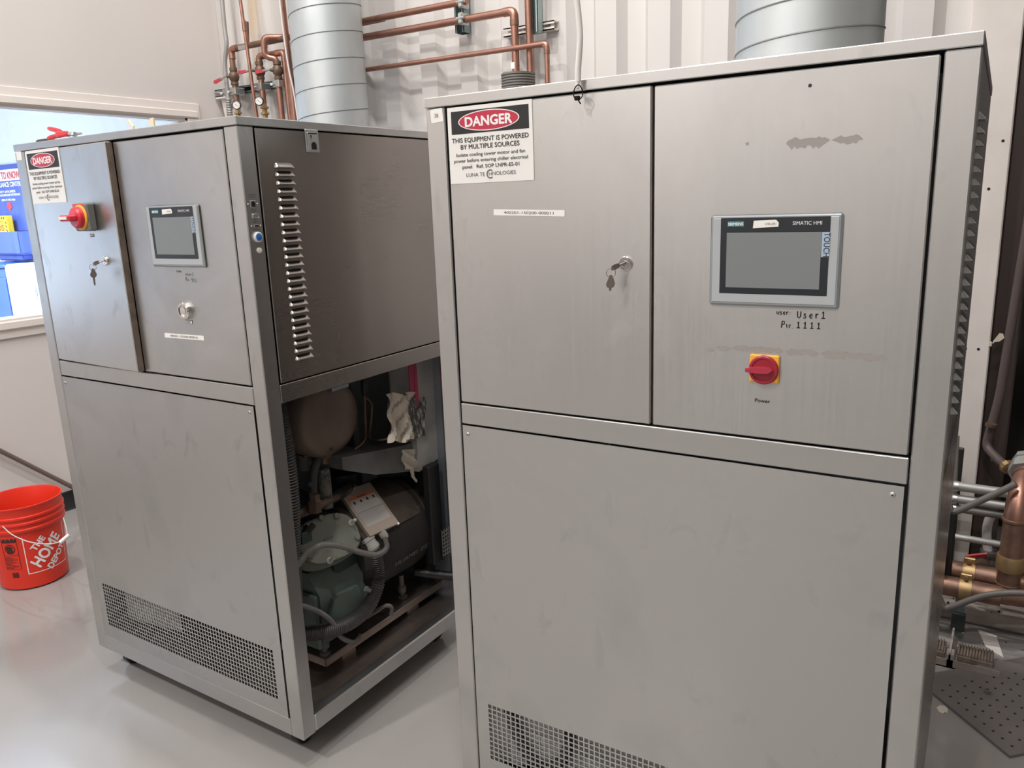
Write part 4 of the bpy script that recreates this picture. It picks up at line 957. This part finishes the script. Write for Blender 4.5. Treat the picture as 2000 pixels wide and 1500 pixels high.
def gauge(parent, p):
    g = MB().lathe([(.0245, 0), (.0245, .016), (.021, .018), (.0205, .015), (0, .015)], p, (.55, -.83, -.05), 28).build('gauge', 'black', parent)
    n = V((.55, -.83, -.05)).normalized(); u = n.cross(V((0, 0, 1))).normalized()*-1; w_ = V((0, 0, 1)); w_ = (w_-n*w_.dot(n)).normalized(); c = p+n*.0156
    MB().add([c+u*.0205*math.cos(a)+w_*.0205*math.sin(a) for a in [2*PI*k/28 for k in range(28)]], [tuple(range(28))]).build('gauge_dial', 'whitep', g)
    mb = MB(); d1 = (u*.72-w_*.7); d2 = n.cross(d1); c2 = c+n*.0006
    mb.add([c2-d1*.009-d2*.0012, c2-d1*.009+d2*.0012, c2+d1*.015+d2*.0006, c2+d1*.015-d2*.0006], [(0, 1, 2, 3)])
    for k in range(9):
        a = math.radians(225-k*33.75); q = c2+(u*math.cos(a)+w_*math.sin(a))*.016; s = u*.0008; h = w_*.0015
        mb.add([q-s-h, q+s-h, q+s+h, q-s+h], [(0, 1, 2, 3)])
    mb.build('gauge_needle', 'ink', g)
def brassy(parent, p, r, n=2, h=.028):
    for k in range(n): MB().lathe([(r*.8, 0), (r*1.45, .004), (r*1.45, h*.45), (r*.9, h*.5), (r*.9, h)], p+V((0, 0, -h*k-h)), (0, 0, 1), 8).build('brass_fitting', 'brass', parent)
def clamp(parent, p, r, name='pipe_clamp', axis='z'):
    mb = MB().box(p+V((-r*1.7, -r*1.3, -.019)), p+V((r*1.4, .05, .019)), .003).cyl(p+V((-r*1.9, -r*.9, -.003)), p+V((-r*1.2, -r*2.2, -.003)), .008, 8)
    return mb.build(name, 'galvd', parent)
ST = 3.285
# strut rail the risers are clamped to
s_l, s_r = k7(285, 1052, ST), k7(1020, 930, ST); zc = (s_l.z+s_r.z)/2
sr_ = thing('strut_rail', 'dark slotted strut rail fixed across the back wall above the left chiller', 'rail', (s_l.x, ST, zc))
mb = MB()
for lo, hi in (((0, .038), (.0, .041)), ((-.0, .0), (0, 0))):
    pass
xr = s_r.x+.35
mb.box((LX+.01, BY-.004, zc-.0205), (xr, BY-.0005, zc+.0205)).box((LX+.01, BY-.045, zc+.0165), (xr, BY-.002, zc+.0205)).box((LX+.01, BY-.045, zc-.0205), (xr, BY-.002, zc-.0165))
mb.box((LX+.01, BY-.045, zc+.011), (xr, BY-.042, zc+.0205)).box((LX+.01, BY-.045, zc-.0205), (xr, BY-.042, zc-.011))
mb.build('channel', 'strut', sr_); MB().box((LX+.014, BY-.006, zc-.017), (xr-.004, BY-.0045, zc+.017)).build('channel_inside', 'dstrut', sr_)
MB().prism([(0, 0), (.14, 0), (.10, -.02), (.035, -.12), (.02, -.12)], (LX+.02, BY-.012, zc-.03), (1, 0, 0), (0, 0, 1), (0, 1, 0), .008).build('bracket', 'col', sr_)
MB().box((LX+.01, BY-.045, zc-.031), (LX+.13, BY-.002, zc-.0205), .002).build('bracket_shelf', 'trim', sr_)
# conduit with an offset, running into a ribbed flexible end
a0, a1 = k7(310, 0, 3.235), k7(340, 330, 3.235)
cdt = thing('electrical_conduit', 'galvanised conduit with a kink coming down beside the left corner of the wall', 'conduit', a1)
P = [ext(a1, a0, HC), a1, k7(362, 480, 3.235), k7(358, 560, 3.235), k7(342, 680, 3.235), k7(345, 800, 3.235), k7(370, 1010, 3.235), k7(382, 1120, 3.235)]
MB().tube(fillet(P, .06, 5), .0125, 14).build('conduit', 'cond', cdt)
ribbed(spline([k7(380, 1110, 3.235), k7(390, 1210, 3.235), k7(400, 1310, 3.235), k7(412, 1420, 3.22), k7(420, 1560, 3.2)], 8), .0185, .0135, .0045).build('flexible_end', 'cond', cdt)
clamp(cdt, k7(365, 1045, 3.24), .013, 'conduit_clamp')
# thin straight line with a fatter coupling
b0, b1 = k7(515, 0, 3.16), k7(700, 1310, 3.16)
p1 = pipe('copper_pipe', 'thin straight copper pipe crossing in front of the header pipe, second riser from the corner', 'pipe', [ext(b1, b0, HC), b0, b1, ext(b0, b1, .02)], .0095, 'copper')
MB().tube([k7(553, 235, 3.16), k7(566, 350, 3.16)], .0125, 14).build('coupling', 'copper', p1)
st_ = pipe('copper_pipe', 'short dull copper stub rising from the header pipe behind the thin copper riser', 'pipe', [k7(588, 245, 3.235), k7(600, 510, 3.235)], .0105, 'copperd')
# header with the first valve
h0, h1, h2 = k7(1120, 408, 3.225), k7(412, 555, 3.225), k7(445, 1090, 3.225)
h2 = V((h1.x+.012, h1.y, k7(470, 1120, 3.225).z)); hz = (h0.z+h1.z)/2
hd0 = V((-2.75, 3.225, h0.z+.0)); hdr = pipe('copper_pipe', 'brown copper header pipe with the red lever valve and gauge nearest the wall corner', 'pipe', [hd0, h1, V((k7(478, 1180, 3.225).x, 3.225, k7(478, 1180, 3.225).z))], .0165, 'copperd', fr=.03)
elbow(hdr, hd0, h1, h2, .0165)
valve(hdr, k7(445, 865, 3.225), .0175, .26); clamp(hdr, k7(462, 1030, 3.225), .0165); gauge(hdr, k7(480, 1185, 3.185)); brassy(hdr, k7(487, 1235, 3.225), .015, 3)
MB().box(k7(520, 540, 3.215)+V((0, 0, -.012)), k7(585, 520, 3.20)+V((0, 0, .012)), .002).build('pipe_strap', 'galvd', hdr)
# looped riser with the second valve
e1_, e2_, e3_, e4_ = k7(1010, 420, 3.24), k7(780, 425, 3.17), k7(792, 640, 3.17), k7(925, 665, 3.21)
lp_ = pipe('copper_pipe', 'bent copper pipe looping forward off the header, its red lever valve on the right', 'pipe', [e1_, e2_, e3_, e4_, k7(930, 760, 3.21), k7(988, 1345, 3.21)], .0165, 'copper', fr=.045)
elbow(lp_, e1_, e2_, e3_, .0155); valve(lp_, k7(937, 795, 3.21), .0175, 0.03); clamp(lp_, k7(950, 945, 3.21), .0165)
# third riser
g0, g1, g2 = k7(1005, 588, 3.235), k7(722, 635, 3.2), k7(737, 760, 3.2)
rp = pipe('copper_pipe', 'copper pipe bridging between two elbows, with a middle red lever valve and gauge', 'pipe', [k7(1085, 1350, 3.235), g0, g1, g2, k7(780, 1170, 3.2)], .0160, 'copper', fr=.035)
elbow(rp, k7(1040, 900, 3.235), g0, g1, .0155); elbow(rp, g0, g1, g2, .0155); valve(rp, k7(737, 800, 3.2), .0175, .03); clamp(rp, k7(750, 975, 3.2), .0165); gauge(rp, k7(733, 1140, 3.155)); brassy(rp, k7(782, 1165, 3.2), .016, 4, .032)
q0, q1 = k7(985, 0, 3.15), k7(1135, 1350, 3.15)
pipe('copper_pipe', 'tall copper riser standing left of the spiral duct beside the white cable', 'pipe', [ext(q1, q0, HC), q0, q1, ext(q0, q1, .02)], .0165, 'copper')
q0, q1 = k7(1030, 560, 3.19), k7(1105, 1350, 3.19)
pipe('copper_pipe', 'dull copper riser tucked behind the tall riser left of the spiral duct', 'pipe', [q0, q1, ext(q0, q1, .02)], .014, 'copperd')
wcb = thing('white_cable', 'thin white cable hanging down beside the tall copper riser', 'cable', k7(970, 0, 3.12))
cp_ = [k7(966, 60, 3.12), k7(1010, 430, 3.12), k7(1060, 760, 3.12), k7(1118, 1040, 3.12), k7(1165, 1350, 3.12)]
MB().tube([ext(cp_[1], cp_[0], HC)]+spline(cp_, 8)+[ext(cp_[3], cp_[4], .02)], .0045, 8).build('cable', 'whitep', wcb)

# ---- pipes between the two ducts
def horiz(name, label, px0, px1, r, m, down=None, Y=PY, xl=-3.3):
    a, b = ay(Y, *px0), ay(Y, *px1); z = (a.z+b.z)/2 if abs(a.z-b.z) < .03 else b.z
    pts = [V((xl, Y, a.z)), V((b.x, Y, b.z))]
    if down: pts.append(V((b.x+down[0], Y, down[1])))
    t = pipe(name, label, 'pipe', pts, r, m, fr=.035)
    if down: elbow(t, *pts, r); MB().cyl(V((b.x, Y, b.z-r*3.6)), V((b.x, Y, b.z-r*2.2)), r*1.2, 14).build('solder_collar', 'copperd', t)
    return t
horiz('copper_pipe', 'uppermost horizontal copper pipe coming out from behind the spiral duct', (712, 40), (912, 2), .0155, 'copper', Y=PY).children[0].data.update()
pb = horiz('copper_pipe', 'middle horizontal copper pipe with an elbow dropping into the ribbed sleeve', (716, 71), (1004, 21), .017, 'copper', (.004, .02))
MB().box(ay(PY, 1003, 134)+V((-.003, -.0185, -.004)), ay(PY, 1009, 122)+V((0, -.0165, 0)), .0008).build('paper_tag', 'whitep', pb)
horiz('copper_pipe', 'lowest and thinnest horizontal copper pipe, its elbow dropping behind the right chiller', (720, 134), (1068, 85), .0115, 'copper', (.003, .02), Y=3.195)
v0, v1 = k8(990, 0, 3.24), k8(1032, 1240, 3.24)
pipe('copper_pipe', 'straight vertical copper riser beside the ribbed sleeve, next to the green strut', 'pipe', [ext(v1, v0, HC), v0, v1, ext(v0, v1, .02)], .0175, 'copper')
def vstrut(label, p, zb, m, w_=.041, d_=.041, zt=5.8):
    t = thing('strut_channel', label, 'rail', (p.x, p.y, zb)); x, y = p.x, p.y
    mb = MB().box((x-w_/2, y-d_, zb), (x-w_/2+.003, y, zt)).box((x+w_/2-.003, y-d_, zb), (x+w_/2, y, zt)).box((x-w_/2, y-.003, zb), (x+w_/2, y, zt))
    mb.box((x-w_/2, y-d_, zb), (x-w_/2+.010, y-d_+.003, zt)).box((x+w_/2-.010, y-d_, zb), (x+w_/2, y-d_+.003, zt))
    mb.build('channel', m, t); return t
vs1 = vstrut('short dark strut channel holding the two upper horizontal copper pipes', ay(3.30, 911, 66), ay(3.28, 911, 65).z, 'strut', .05, .055)
MB().box((vs1.location.x-.022, 3.295, vs1.location.z), (vs1.location.x+.022, 3.298, HC)).build('channel_inside', 'dstrut', vs1)
for py in (5, 37):
    c = ay(PY, 904, py); MB().box(c+V((-.014, -.026, -.026)), c+V((.014, .035, .026)), .006).cyl(c+V((-.02, -.02, 0)), c+V((.024, -.024, .0)), .007, 8).build('pipe_clamp', 'galvd', vs1)
vs2 = vstrut('grey green strut channel hanging beside the vertical copper riser', ay(3.27, 1049, 64), ay(3.25, 1049, 64).z, mat('pale green strut', (.36, .45, .45), .38, .6), .062, .045)
MB().box((vs2.location.x-.028, 3.264, vs2.location.z), (vs2.location.x+.028, 3.267, HC)).build('channel_inside', 'strut', vs2)
w0, w1 = k8(650, 480, 3.3), k8(1390, 380, 3.3); zc2 = (w0.z+w1.z)/2
ws = thing('strut_rail', 'white painted strut rail across the wall behind the copper risers', 'rail', (w0.x, 3.3, zc2))
MB().box((w0.x, BY-.045, zc2+.014), (w1.x, BY-.001, zc2+.019)).box((w0.x, BY-.045, zc2-.019), (w1.x, BY-.001, zc2-.014)).box((w0.x, BY-.004, zc2-.019), (w1.x, BY-.001, zc2+.019)).box((w0.x, BY-.045, zc2+.006), (w1.x, BY-.042, zc2+.019)).box((w0.x, BY-.045, zc2-.019), (w1.x, BY-.042, zc2-.006)).build('channel', 'trim', ws)
for px_, py_ in ((1022, 60), (1060, 58), (1078, 52)):
    c = ay(BY-.03, px_, py_); MB().lathe([(.010, 0), (.010, .006), (.006, .012)], (c.x, BY-.02, zc2), (0, -1, 0), 6).build('bolt', 'trim', ws)
sb_ = ay(PY, 1010, 155); rs = thing('ribbed_sleeve', 'grey ribbed round sleeve around the middle copper pipe, above the right chiller', 'sleeve', (pb.location.x, PY, 1.95))
xc = ay(PY, 1012, 150).x; rz1 = ay(PY-.06, 1010, 139).z; rr = .0775
prf = [(rr*.35, rz1-.32)]; n_ = 26
for k in range(n_):
    z = rz1-.30+k*.30/n_; prf += [(rr-.006, z), (rr, z+.0035), (rr, z+.0085), (rr-.006, z+.0105)]
prf += [(rr, rz1-.002), (rr*.9, rz1), (rr*.3, rz1)]
MB().lathe(prf, (xc, PY, 0), (0, 0, 1), 36).build('sleeve', mat('grey ribbed rubber', (.20, .19, .175), .5), rs)
pbk = MB()
# hanging hose with its cable tie
hp0 = LB(.3525, -.010, 1.80); t = thing('air_hose', 'white hose hanging down in front of the top edge of the right chiller', 'hose', LB(.355, -.014, 1.72))
hy = YB-.006
pts = [ay(hy, 1126, -160), ay(hy, 1125, -30), ay(hy, 1130, 30), ay(hy, 1133, 70), ay(hy, 1131, 110), ay(hy, 1129, 138), ay(hy, 1129, 160)]
MB().tube([V((pts[0].x, pts[0].y, HC))]+spline(pts, 8), .0056, 14).build('tubing', 'hosew', t)
MB().tube([ay(hy-.001, 1128, 156), ay(hy-.002, 1128, 174)], [.0042, .0034], 8).build('torn_end', 'whitep', t)
zt_ = thing('cable_tie', 'dark brown cable tie looped around the end of the white hose', 'tie', ay(hy-.008, 1129, 180))
cz_ = ay(hy-.010, 1129, 180); RX, RZ = .0092, .0125
MB().tube([cz_+V((RX*math.cos(a), -.002*math.sin(a*2), RZ*math.sin(a))) for a in [2*PI*k/28 for k in range(28)]], .0011, 6, closed=True).build('loop', 'marker', zt_)
c = ay(hy-.010, 1128, 192); MB().box(c+V((-.0052, -.004, -.0035)), c+V((.0045, .003, .0042)), .001).tube([c+V((.001, -.001, -.002)), ay(hy-.010, 1134, 203)], .0013, 6).build('head', 'marker', zt_)

# ---------------------------------------------------------------- pipework beyond the right chiller
GY = 2.9
def gx_(px, py): return ay(GY, px, py)
def hp2(name, label, cat, py_at, r, m, x0=-.55, x1=1.1, Y=GY, part='pipe'):
    p = ay(Y, *py_at); t = thing(name, label, cat, (x0, Y, p.z)); MB().tube([(x0, Y, p.z), (x1, Y, p.z)], r, 20).build(part, m, t); return t, p
cu1, p_ = hp2('copper_pipe', 'thick dull copper pipe along the floor stand, the upper one of the pair', 'pipe', (1880, 1116), .033, 'copperd', Y=2.93)
zU = p_.z
cu2, p_ = hp2('copper_pipe', 'thick dull copper pipe along the floor stand, the lower one of the pair', 'pipe', (1862, 1146), .034, 'copperd', x1=.06, Y=2.86)
zL = p_.z
MB().tube(fillet([(.0, 2.86, zL), (.10, 2.88, zL), (.2, 2.93, zL-.02), (.3, 2.93, zL-.02)], .05), .031, 18).build('reducer', 'copperd', cu2)
ri = gx_(1975, 1060)
RX_ = V((ri.x+.004, 2.90, 0))
riser = thing('copper_pipe', 'thick copper riser with a hexagonal union above its elbow, right of the column', 'pipe', (RX_.x, 2.9, zU))
zt1 = gx_(1975, 985).z
eb = fillet([V((RX_.x, 2.90, zU)), V((RX_.x, 2.90, zt1+.012)), V((RX_.x+.03, 3.10, zt1+.10))], .09, 10)
MB().tube(eb[:3], .0345, 24).build('riser', 'copperd', riser); MB().tube(eb[2:], .0355, 24).build('elbow', 'copper', riser)
for z, hh, rr_ in ((gx_(1972, 1098).z, .026, .040), (gx_(1972, 1140).z, .004, .0365), (gx_(1975, 1014).z, .005, .0375)):
    MB().lathe([(rr_, -hh), (rr_*1.04, -hh*.8), (rr_*1.04, hh*.8), (rr_, hh)], (RX_.x, 2.90, z), (0, 0, 1), 24).build('collar', 'brass' if hh > .01 else 'copperd', riser)
dU = (eb[-1]-eb[-2]).normalized(); uc = eb[-1]-dU*.075
MB().lathe([(.040, -.012), (.054, -.008), (.056, .026), (.050, .03), (.050, .040), (.054, .043), (.054, .062), (.046, .066)], uc, dU, 8).build('union_nut', 'galvd', riser)
MB().lathe([(.037, -.022), (.041, -.018), (.041, -.01)], uc, dU, 24).build('union_ring', 'copper', riser)
# valves with red levers lying on the pipes
def red_valve(label, px, py, px2, Y):
    a, b = ay(Y, px, py), ay(Y, px2, py+4); t = thing('ball_valve', label, 'valve', a)
    MB().lathe([(.020, -.05), (.020, -.03), (.026, -.02), (.026, .02), (.020, .03)], V((a.x+.0, Y+.02, a.z-.035)), (0, 1, 0), 14).lathe([(.014, 0), (.010, .03)], V((a.x, Y+.01, a.z-.035)), (0, 0, 1), 12).build('body', 'brassd', t)
    d = b-a; L_ = d.length; u = d.normalized(); w_ = V((0, -.5, .85))
    MB().prism([(-.015, -.008), (L_*.7, -.011), (L_, -.009), (L_+.004, .0), (L_, .009), (L_*.7, .011), (-.015, .008)], a, u, w_, u.cross(w_), .007).build('lever', 'hred', t); return t
red_valve('ball valve with a long red lever standing behind the brass pipe clamp', 1918, 1086, 1887, 2.98)
red_valve('ball valve with a short red lever at the edge of the right chiller', 1833, 1073, 1847, 2.86)
# stand: post, clamps and tilted base with ribbed pads
sx = gx_(1885, 1200).x; ps_ = thing('pipe_stand', 'small strut stand with brass clamps carrying the two thick copper pipes', 'stand', (sx, 2.88, 0))
def ring(parent, x, Y, z, r, m, name='brass_clamp', w2=.018):
    mb = MB().tube([(x-w2, Y, z), (x+w2, Y, z)], [r, r], 24, 0, cap=False); mb.tube([(x-w2, Y, z), (x+w2, Y, z)], [r+.002, r+.002], 24, 0, cap=False)
    mb.box((x-w2, Y-.008, z+r-.002), (x+w2, Y+.008, z+r+.022), .003).cyl((x-.002, Y-.018, z+r+.010), (x+.006, Y+.018, z+r+.010), .007, 8)
    return mb.build(name, m, parent)
xa = ay(2.9, 1892, 1115).x; xb = ay(2.9, 1840, 1110).x
ring(ps_, xa, 2.93, zU, .0345, 'brass'); ring(ps_, xa-.004, 2.86, zL, .0355, 'brass'); ring(ps_, xb, 2.93, zU, .0345, 'brass', w2=.010); ring(ps_, xb, 2.86, zL, .0355, 'brass', w2=.010)
MB().box((xa-.030, 2.85, .02), (xa-.0, 2.89, zL-.03), .002).build('post', 'strut', ps_)
MB().box((xa-.036, 2.835, .045), (xa+.006, 2.85, .11), .002).build('post_clip', 'dstrut', ps_)
bs0, bs1 = az(0, 1832, 1290), az(0, 1945, 1300)
MB().box((bs0.x-.02, 2.66, .0), (bs1.x+.01, 2.70, .006), .001).box((bs0.x-.02, 2.66, .0), (bs1.x+.01, 2.664, .03)).box((bs0.x-.02, 2.80, 0), (bs1.x-.02, 2.84, .006)).box((xa-.028, 2.66, .0), (xa-.022, 2.86, .055)).box((xa-.034, 2.66, .0), (xa-.012, 2.70, .05), .002).build('base', 'conc', ps_)
for x0, x1, dz in ((bs0.x-.02, xa-.04, .012), (xa-.005, bs1.x-.008, .012)):
    pd = MB().box((x0, 2.71, .004), (x1, 2.79, dz+.012), .002); n = int((x1-x0)/.0085)
    for k in range(n): pd.box((x0+k*.0085+.001, 2.712, dz+.011), (x0+k*.0085+.0055, 2.788, dz+.019), .001)
    pd.build('ribbed_pad', 'rustp', ps_)
wsr = thing('washer', 'pale round washer lying by the foot of the pipe stand', 'washer', az(0, 1872, 1234))
c = az(.0, 1872, 1234); MB().tube([(c.x+.013*math.cos(a), c.y+.02*math.sin(a), .003) for a in [2*PI*k/20 for k in range(20)]], .0035, 6, closed=True).build('ring', 'trim', wsr)
# conduits above
for lab, pxy, r in (('upper galvanised conduit running across the foot of the white column', (1895, 953), .0165), ('second galvanised conduit across the white column, just below the upper one', (1895, 978), .0155), ('grey tube behind the two galvanised conduits at the white column', (1895, 997), .0135), ('thin galvanised conduit crossing the column foot above the red levers', (1895, 1053), .0115)):
    t, p = hp2('electrical_conduit', lab, 'conduit', pxy, r, 'cond' if 'grey' not in lab else 'condd', x0=-.5, x1=1.1, Y=3.05 if 'thin' not in lab else 2.99, part='conduit')
    MB().lathe([(r*1.12, -.006), (r*1.12, .006)], (ay(3.0, 1866, 960).x, p.y, p.z), (1, 0, 0), 18).build('coupling', 'galvd', t)
# upright conduits by the chiller's back edge
for lab, a, b, r, m, Y in (('pale upright conduit standing against the left edge of the white column', (1866, 850), (1856, 1075), .0135, 'cond', 3.14),
                           ('thin leaning rod between the right chiller and the upright conduit', (1862, 846), (1843, 950), .005, 'cond', 2.75)):
    p, q = ay(Y, *a), ay(Y, *b); t = thing('upright_conduit' if r > .01 else 'thin_rod', lab, 'conduit' if r > .01 else 'rod', V((q.x, Y, 0)))
    zz = .10 if r > .01 else q.z-.4
    MB().tube([p+V((0, 0, .0)), V((q.x, q.y, q.z)), ext(p, q, zz)], r, 12).build('conduit' if r > .01 else 'rod', m, t)
dkb = thing('back_board', 'dark upright board between the right chiller and the white column', 'board', (-.21, 3.2, 0))
p = ay(3.24, 1866, 872); MB().box((p.x-.20, 3.22, .02), (p.x+.03, 3.24, p.z), .003).build('board', 'dsheet', dkb)
# bent grey hose and pale stub
hose('rubber_hose', 'grey tube bent sharply between the conduits and the union nut', [gx_(1830, 950), gx_(1846, 972), gx_(1857, 996), gx_(1862, 1000), gx_(1880, 994), gx_(1915, 978), gx_(1950, 962), gx_(1985, 945)], .0115, 'condd', ribs=False)
hose('rubber_hose', 'black hose hanging straight down at the left of the column foot', [ay(2.88, 1861, 1002), ay(2.88, 1858, 1040), ay(2.88, 1855, 1075), ay(2.88, 1850, 1120)], .012, 'black', ribs=False)
hose('rubber_hose', 'grey cable arching low in front of the two thick copper pipes', [ay(2.74, 1826, 1140), ay(2.74, 1836, 1170), ay(2.74, 1845, 1186), ay(2.74, 1862, 1184), ay(2.74, 1895, 1172), ay(2.74, 1930, 1162), ay(2.74, 1975, 1158), ay(2.74, 2030, 1160)], .0105, 'condd', ribs=False)
hose('white_pipe', 'pale plastic pipe curving down behind the thick copper riser', [ay(3.12, 1940, 1000), ay(3.12, 1930, 1020), ay(3.12, 1927, 1045), ay(3.12, 1929, 1075), ay(3.12, 1930, 1085)], .0150, 'hosew', cat='pipe', ribs=False)
gf = thing('pipe_flange', 'grey round flange fitting behind the red valve lever', 'fitting', ay(3.12, 1932, 1090))
c = ay(3.12, 1932, 1082); MB().lathe([(.03, 0), (.03, .012), (.022, .014), (.022, .03), (.03, .032), (.03, .045)], c-V((0, 0, .03)), (0, 0, 1), 16).tube(fillet([c-V((0, 0, .03)), c-V((0, 0, .10)), c-V((-.1, 0, .16))], .06), .024, 14).build('fitting', 'condd', gf)
# dark pipe in the recess
kp = [ay(3.30, 1966, 690), ay(3.30, 1952, 776), ay(3.30, 1935, 832), ay(3.30, 1925, 872), ay(3.26, 1945, 893), ay(3.20, 1970, 916), ay(3.12, 1990, 936)]
dp = thing('brown_pipe', 'brown pipe coming down inside the dark opening and turning towards the union nut', 'pipe', kp[3])
kp0 = ext(kp[1], kp[0], 3.6)
MB().tube(fillet([kp0]+kp[1:4:2]+kp[4:], .05), .0155, 14).build('pipe', mat('brown painted pipe', (.10, .075, .07), .5), dp)
for a, b in ((1936, 830), (1946, 895)): 
    c = ay(3.27, a, b); MB().lathe([(.019, -.006), (.019, .006)], c, (kp[3]-kp[2] if b < 850 else kp[5]-kp[4]), 16).build('collar', 'brassd', dp)
MB().lathe([(.018, -.01), (.025, -.006), (.025, .012), (.018, .016)], ay(3.19, 1967, 911), kp[5]-kp[4], 10).build('brass_nut', 'brass', dp)
# dark plastic sheet hung in the recess, with creases
def crease(i, j): return V((0, .03*math.sin(i*11+j*5)+.02*math.sin(i*31-j*17)+.012*math.sin(j*60+i*8), 0))
ds = thing('plastic_sheet', 'dark creased plastic sheet hanging in the opening beyond the white column', 'sheet', (.4, 3.85, 0))
sheet(V((-.15, 3.85, .12)), V((1.3, 0, 0)), V((0, 0, 3.9)), 40, 60, crease).build('sheet', 'dsheet', ds)
ts = ay(BY-.03, 1938, 676); tp = thing('tape_scrap', 'flap of masking tape curling off the right edge of the white column', 'tape', ts)
pq = [ay(BY-.04, *p) for p in ((1938, 672), (1940, 666), (1952, 651), (1959, 652), (1962, 660), (1952, 667), (1943, 668))]
MB().add(pq+[p+V((0, .004, 0)) for p in pq], [tuple(range(7)), tuple(range(13, 6, -1))]+[(i, (i+1) % 7, 7+(i+1) % 7, 7+i) for i in range(7)]).box(V((-.056, BY-.032, pq[0].z-.01)), V((-.047, BY-.018, pq[0].z+.005))).build('flap', mat('cream tape', (.62, .54, .43), .7), tp)
# mat on the floor with rows of pits
mt = thing('floor_mat', 'grey perforated rubber mat lying on the floor right of the right chiller', 'mat', az(0, 1900, 1380))
c1, c2, c3 = az(0, 1829, 1364), az(0, 1972, 1482), az(0, 1830, 1318)
f1 = az(0, 2000, 1288); c4 = c2+(f1-c3).normalized()*.9; c5 = c3+(f1-c3).normalized()*.9; c0 = c1+(c1-c2).normalized()*.25; c6 = c0+(f1-c3).normalized()*-.0
poly = [(c2.x, c2.y), (c4.x, c4.y), (c5.x+.1, c5.y+.1), (c3.x, c3.y), (-.157, 2.537), (c1.x, c1.y)]
MB().prism(poly, (0, 0, .001), (1, 0, 0), (0, 1, 0), (0, 0, 1), .009).build('sheet', 'plate', mt)
pit = MB(); du = (c4-c2).normalized(); dv_ = (c1-c2).normalized()
for i in range(15):
    for j in range(9):
        q = c2+du*(.035+i*.04)+dv_*(.03+j*.033+(.016 if i % 2 else 0))
        if (q-c2).dot(dv_) > .02: pit.lathe([(.0042, 0), (.0036, .0012)], (q.x, q.y, .0099), (0, 0, 1), 6)
pit.build('pits', 'mdark', mt, kind='stuff')
nt_ = az(.012, 1928, 1352); nn_ = thing('nut', 'small steel nut lying on the perforated grey mat', 'nut', (nt_.x, nt_.y, .010))
MB().lathe([(.0055, .0005), (.011, .0005), (.011, .012), (.0055, .012), (.0055, .0005)], (nt_.x, nt_.y, .010), (0, 0, 1), 6, capb=False, capt=False).build('ring', 'condd', nn_)
sc_ = thing('paper_scrap', 'small cream scrap of paper on the floor at the corner of the grey mat', 'paper', az(0, 1841, 1386))
pp = [az(.003, *p) for p in ((1829, 1382), (1836, 1377), (1846, 1379), (1852, 1385), (1850, 1392), (1845, 1390), (1842, 1394), (1834, 1390))]
MB().add(pp+[p-V((0, 0, .0025)) for p in pp], [tuple(range(8)), tuple(range(15, 7, -1))]+[(i, 8+i, 8+(i+1) % 8, (i+1) % 8) for i in range(8)]).build('scrap', mat('cream paper', (.60, .55, .46), .8), sc_)
cs = thing('card_scrap', 'flat pale card lying on the floor behind the pipe stand', 'card', az(0, 1945, 1255))
pp = [az(.004, *p) for p in ((1910, 1229), (1946, 1241), (1960, 1284), (1925, 1262))]
MB().add(pp+[p-V((0, 0, .0035)) for p in pp], [(0, 3, 2, 1), (4, 5, 6, 7)]+[(i, (i+1) % 4, 4+(i+1) % 4, 4+i) for i in range(4)]).build('card', 'trim', cs)
rnd = random.Random(11); db = MB()
for k in range(70):
    x, y = rnd.uniform(-.12, .5), rnd.uniform(3.0, 3.30); z = .056 if y < 3.115 else .086; s = rnd.uniform(.002, .008)
    db.box((x, y, z), (x+s, y+s*1.4, z+s*.5), s*.15)
for k in range(30):
    x, y = rnd.uniform(-.12, .3), rnd.uniform(2.64, 2.97); s = rnd.uniform(.0015, .005); db.box((x, y, 0), (x+s, y+s*1.3, s*.5))
dbo = db.build('debris', 'mdark'); tag(dbo, 'dark crumbs of debris scattered on the dirty kerb', 'debris'); dbo['kind'] = 'stuff'
for o in bpy.data.objects:
    if '_local' in o: del o['_local']
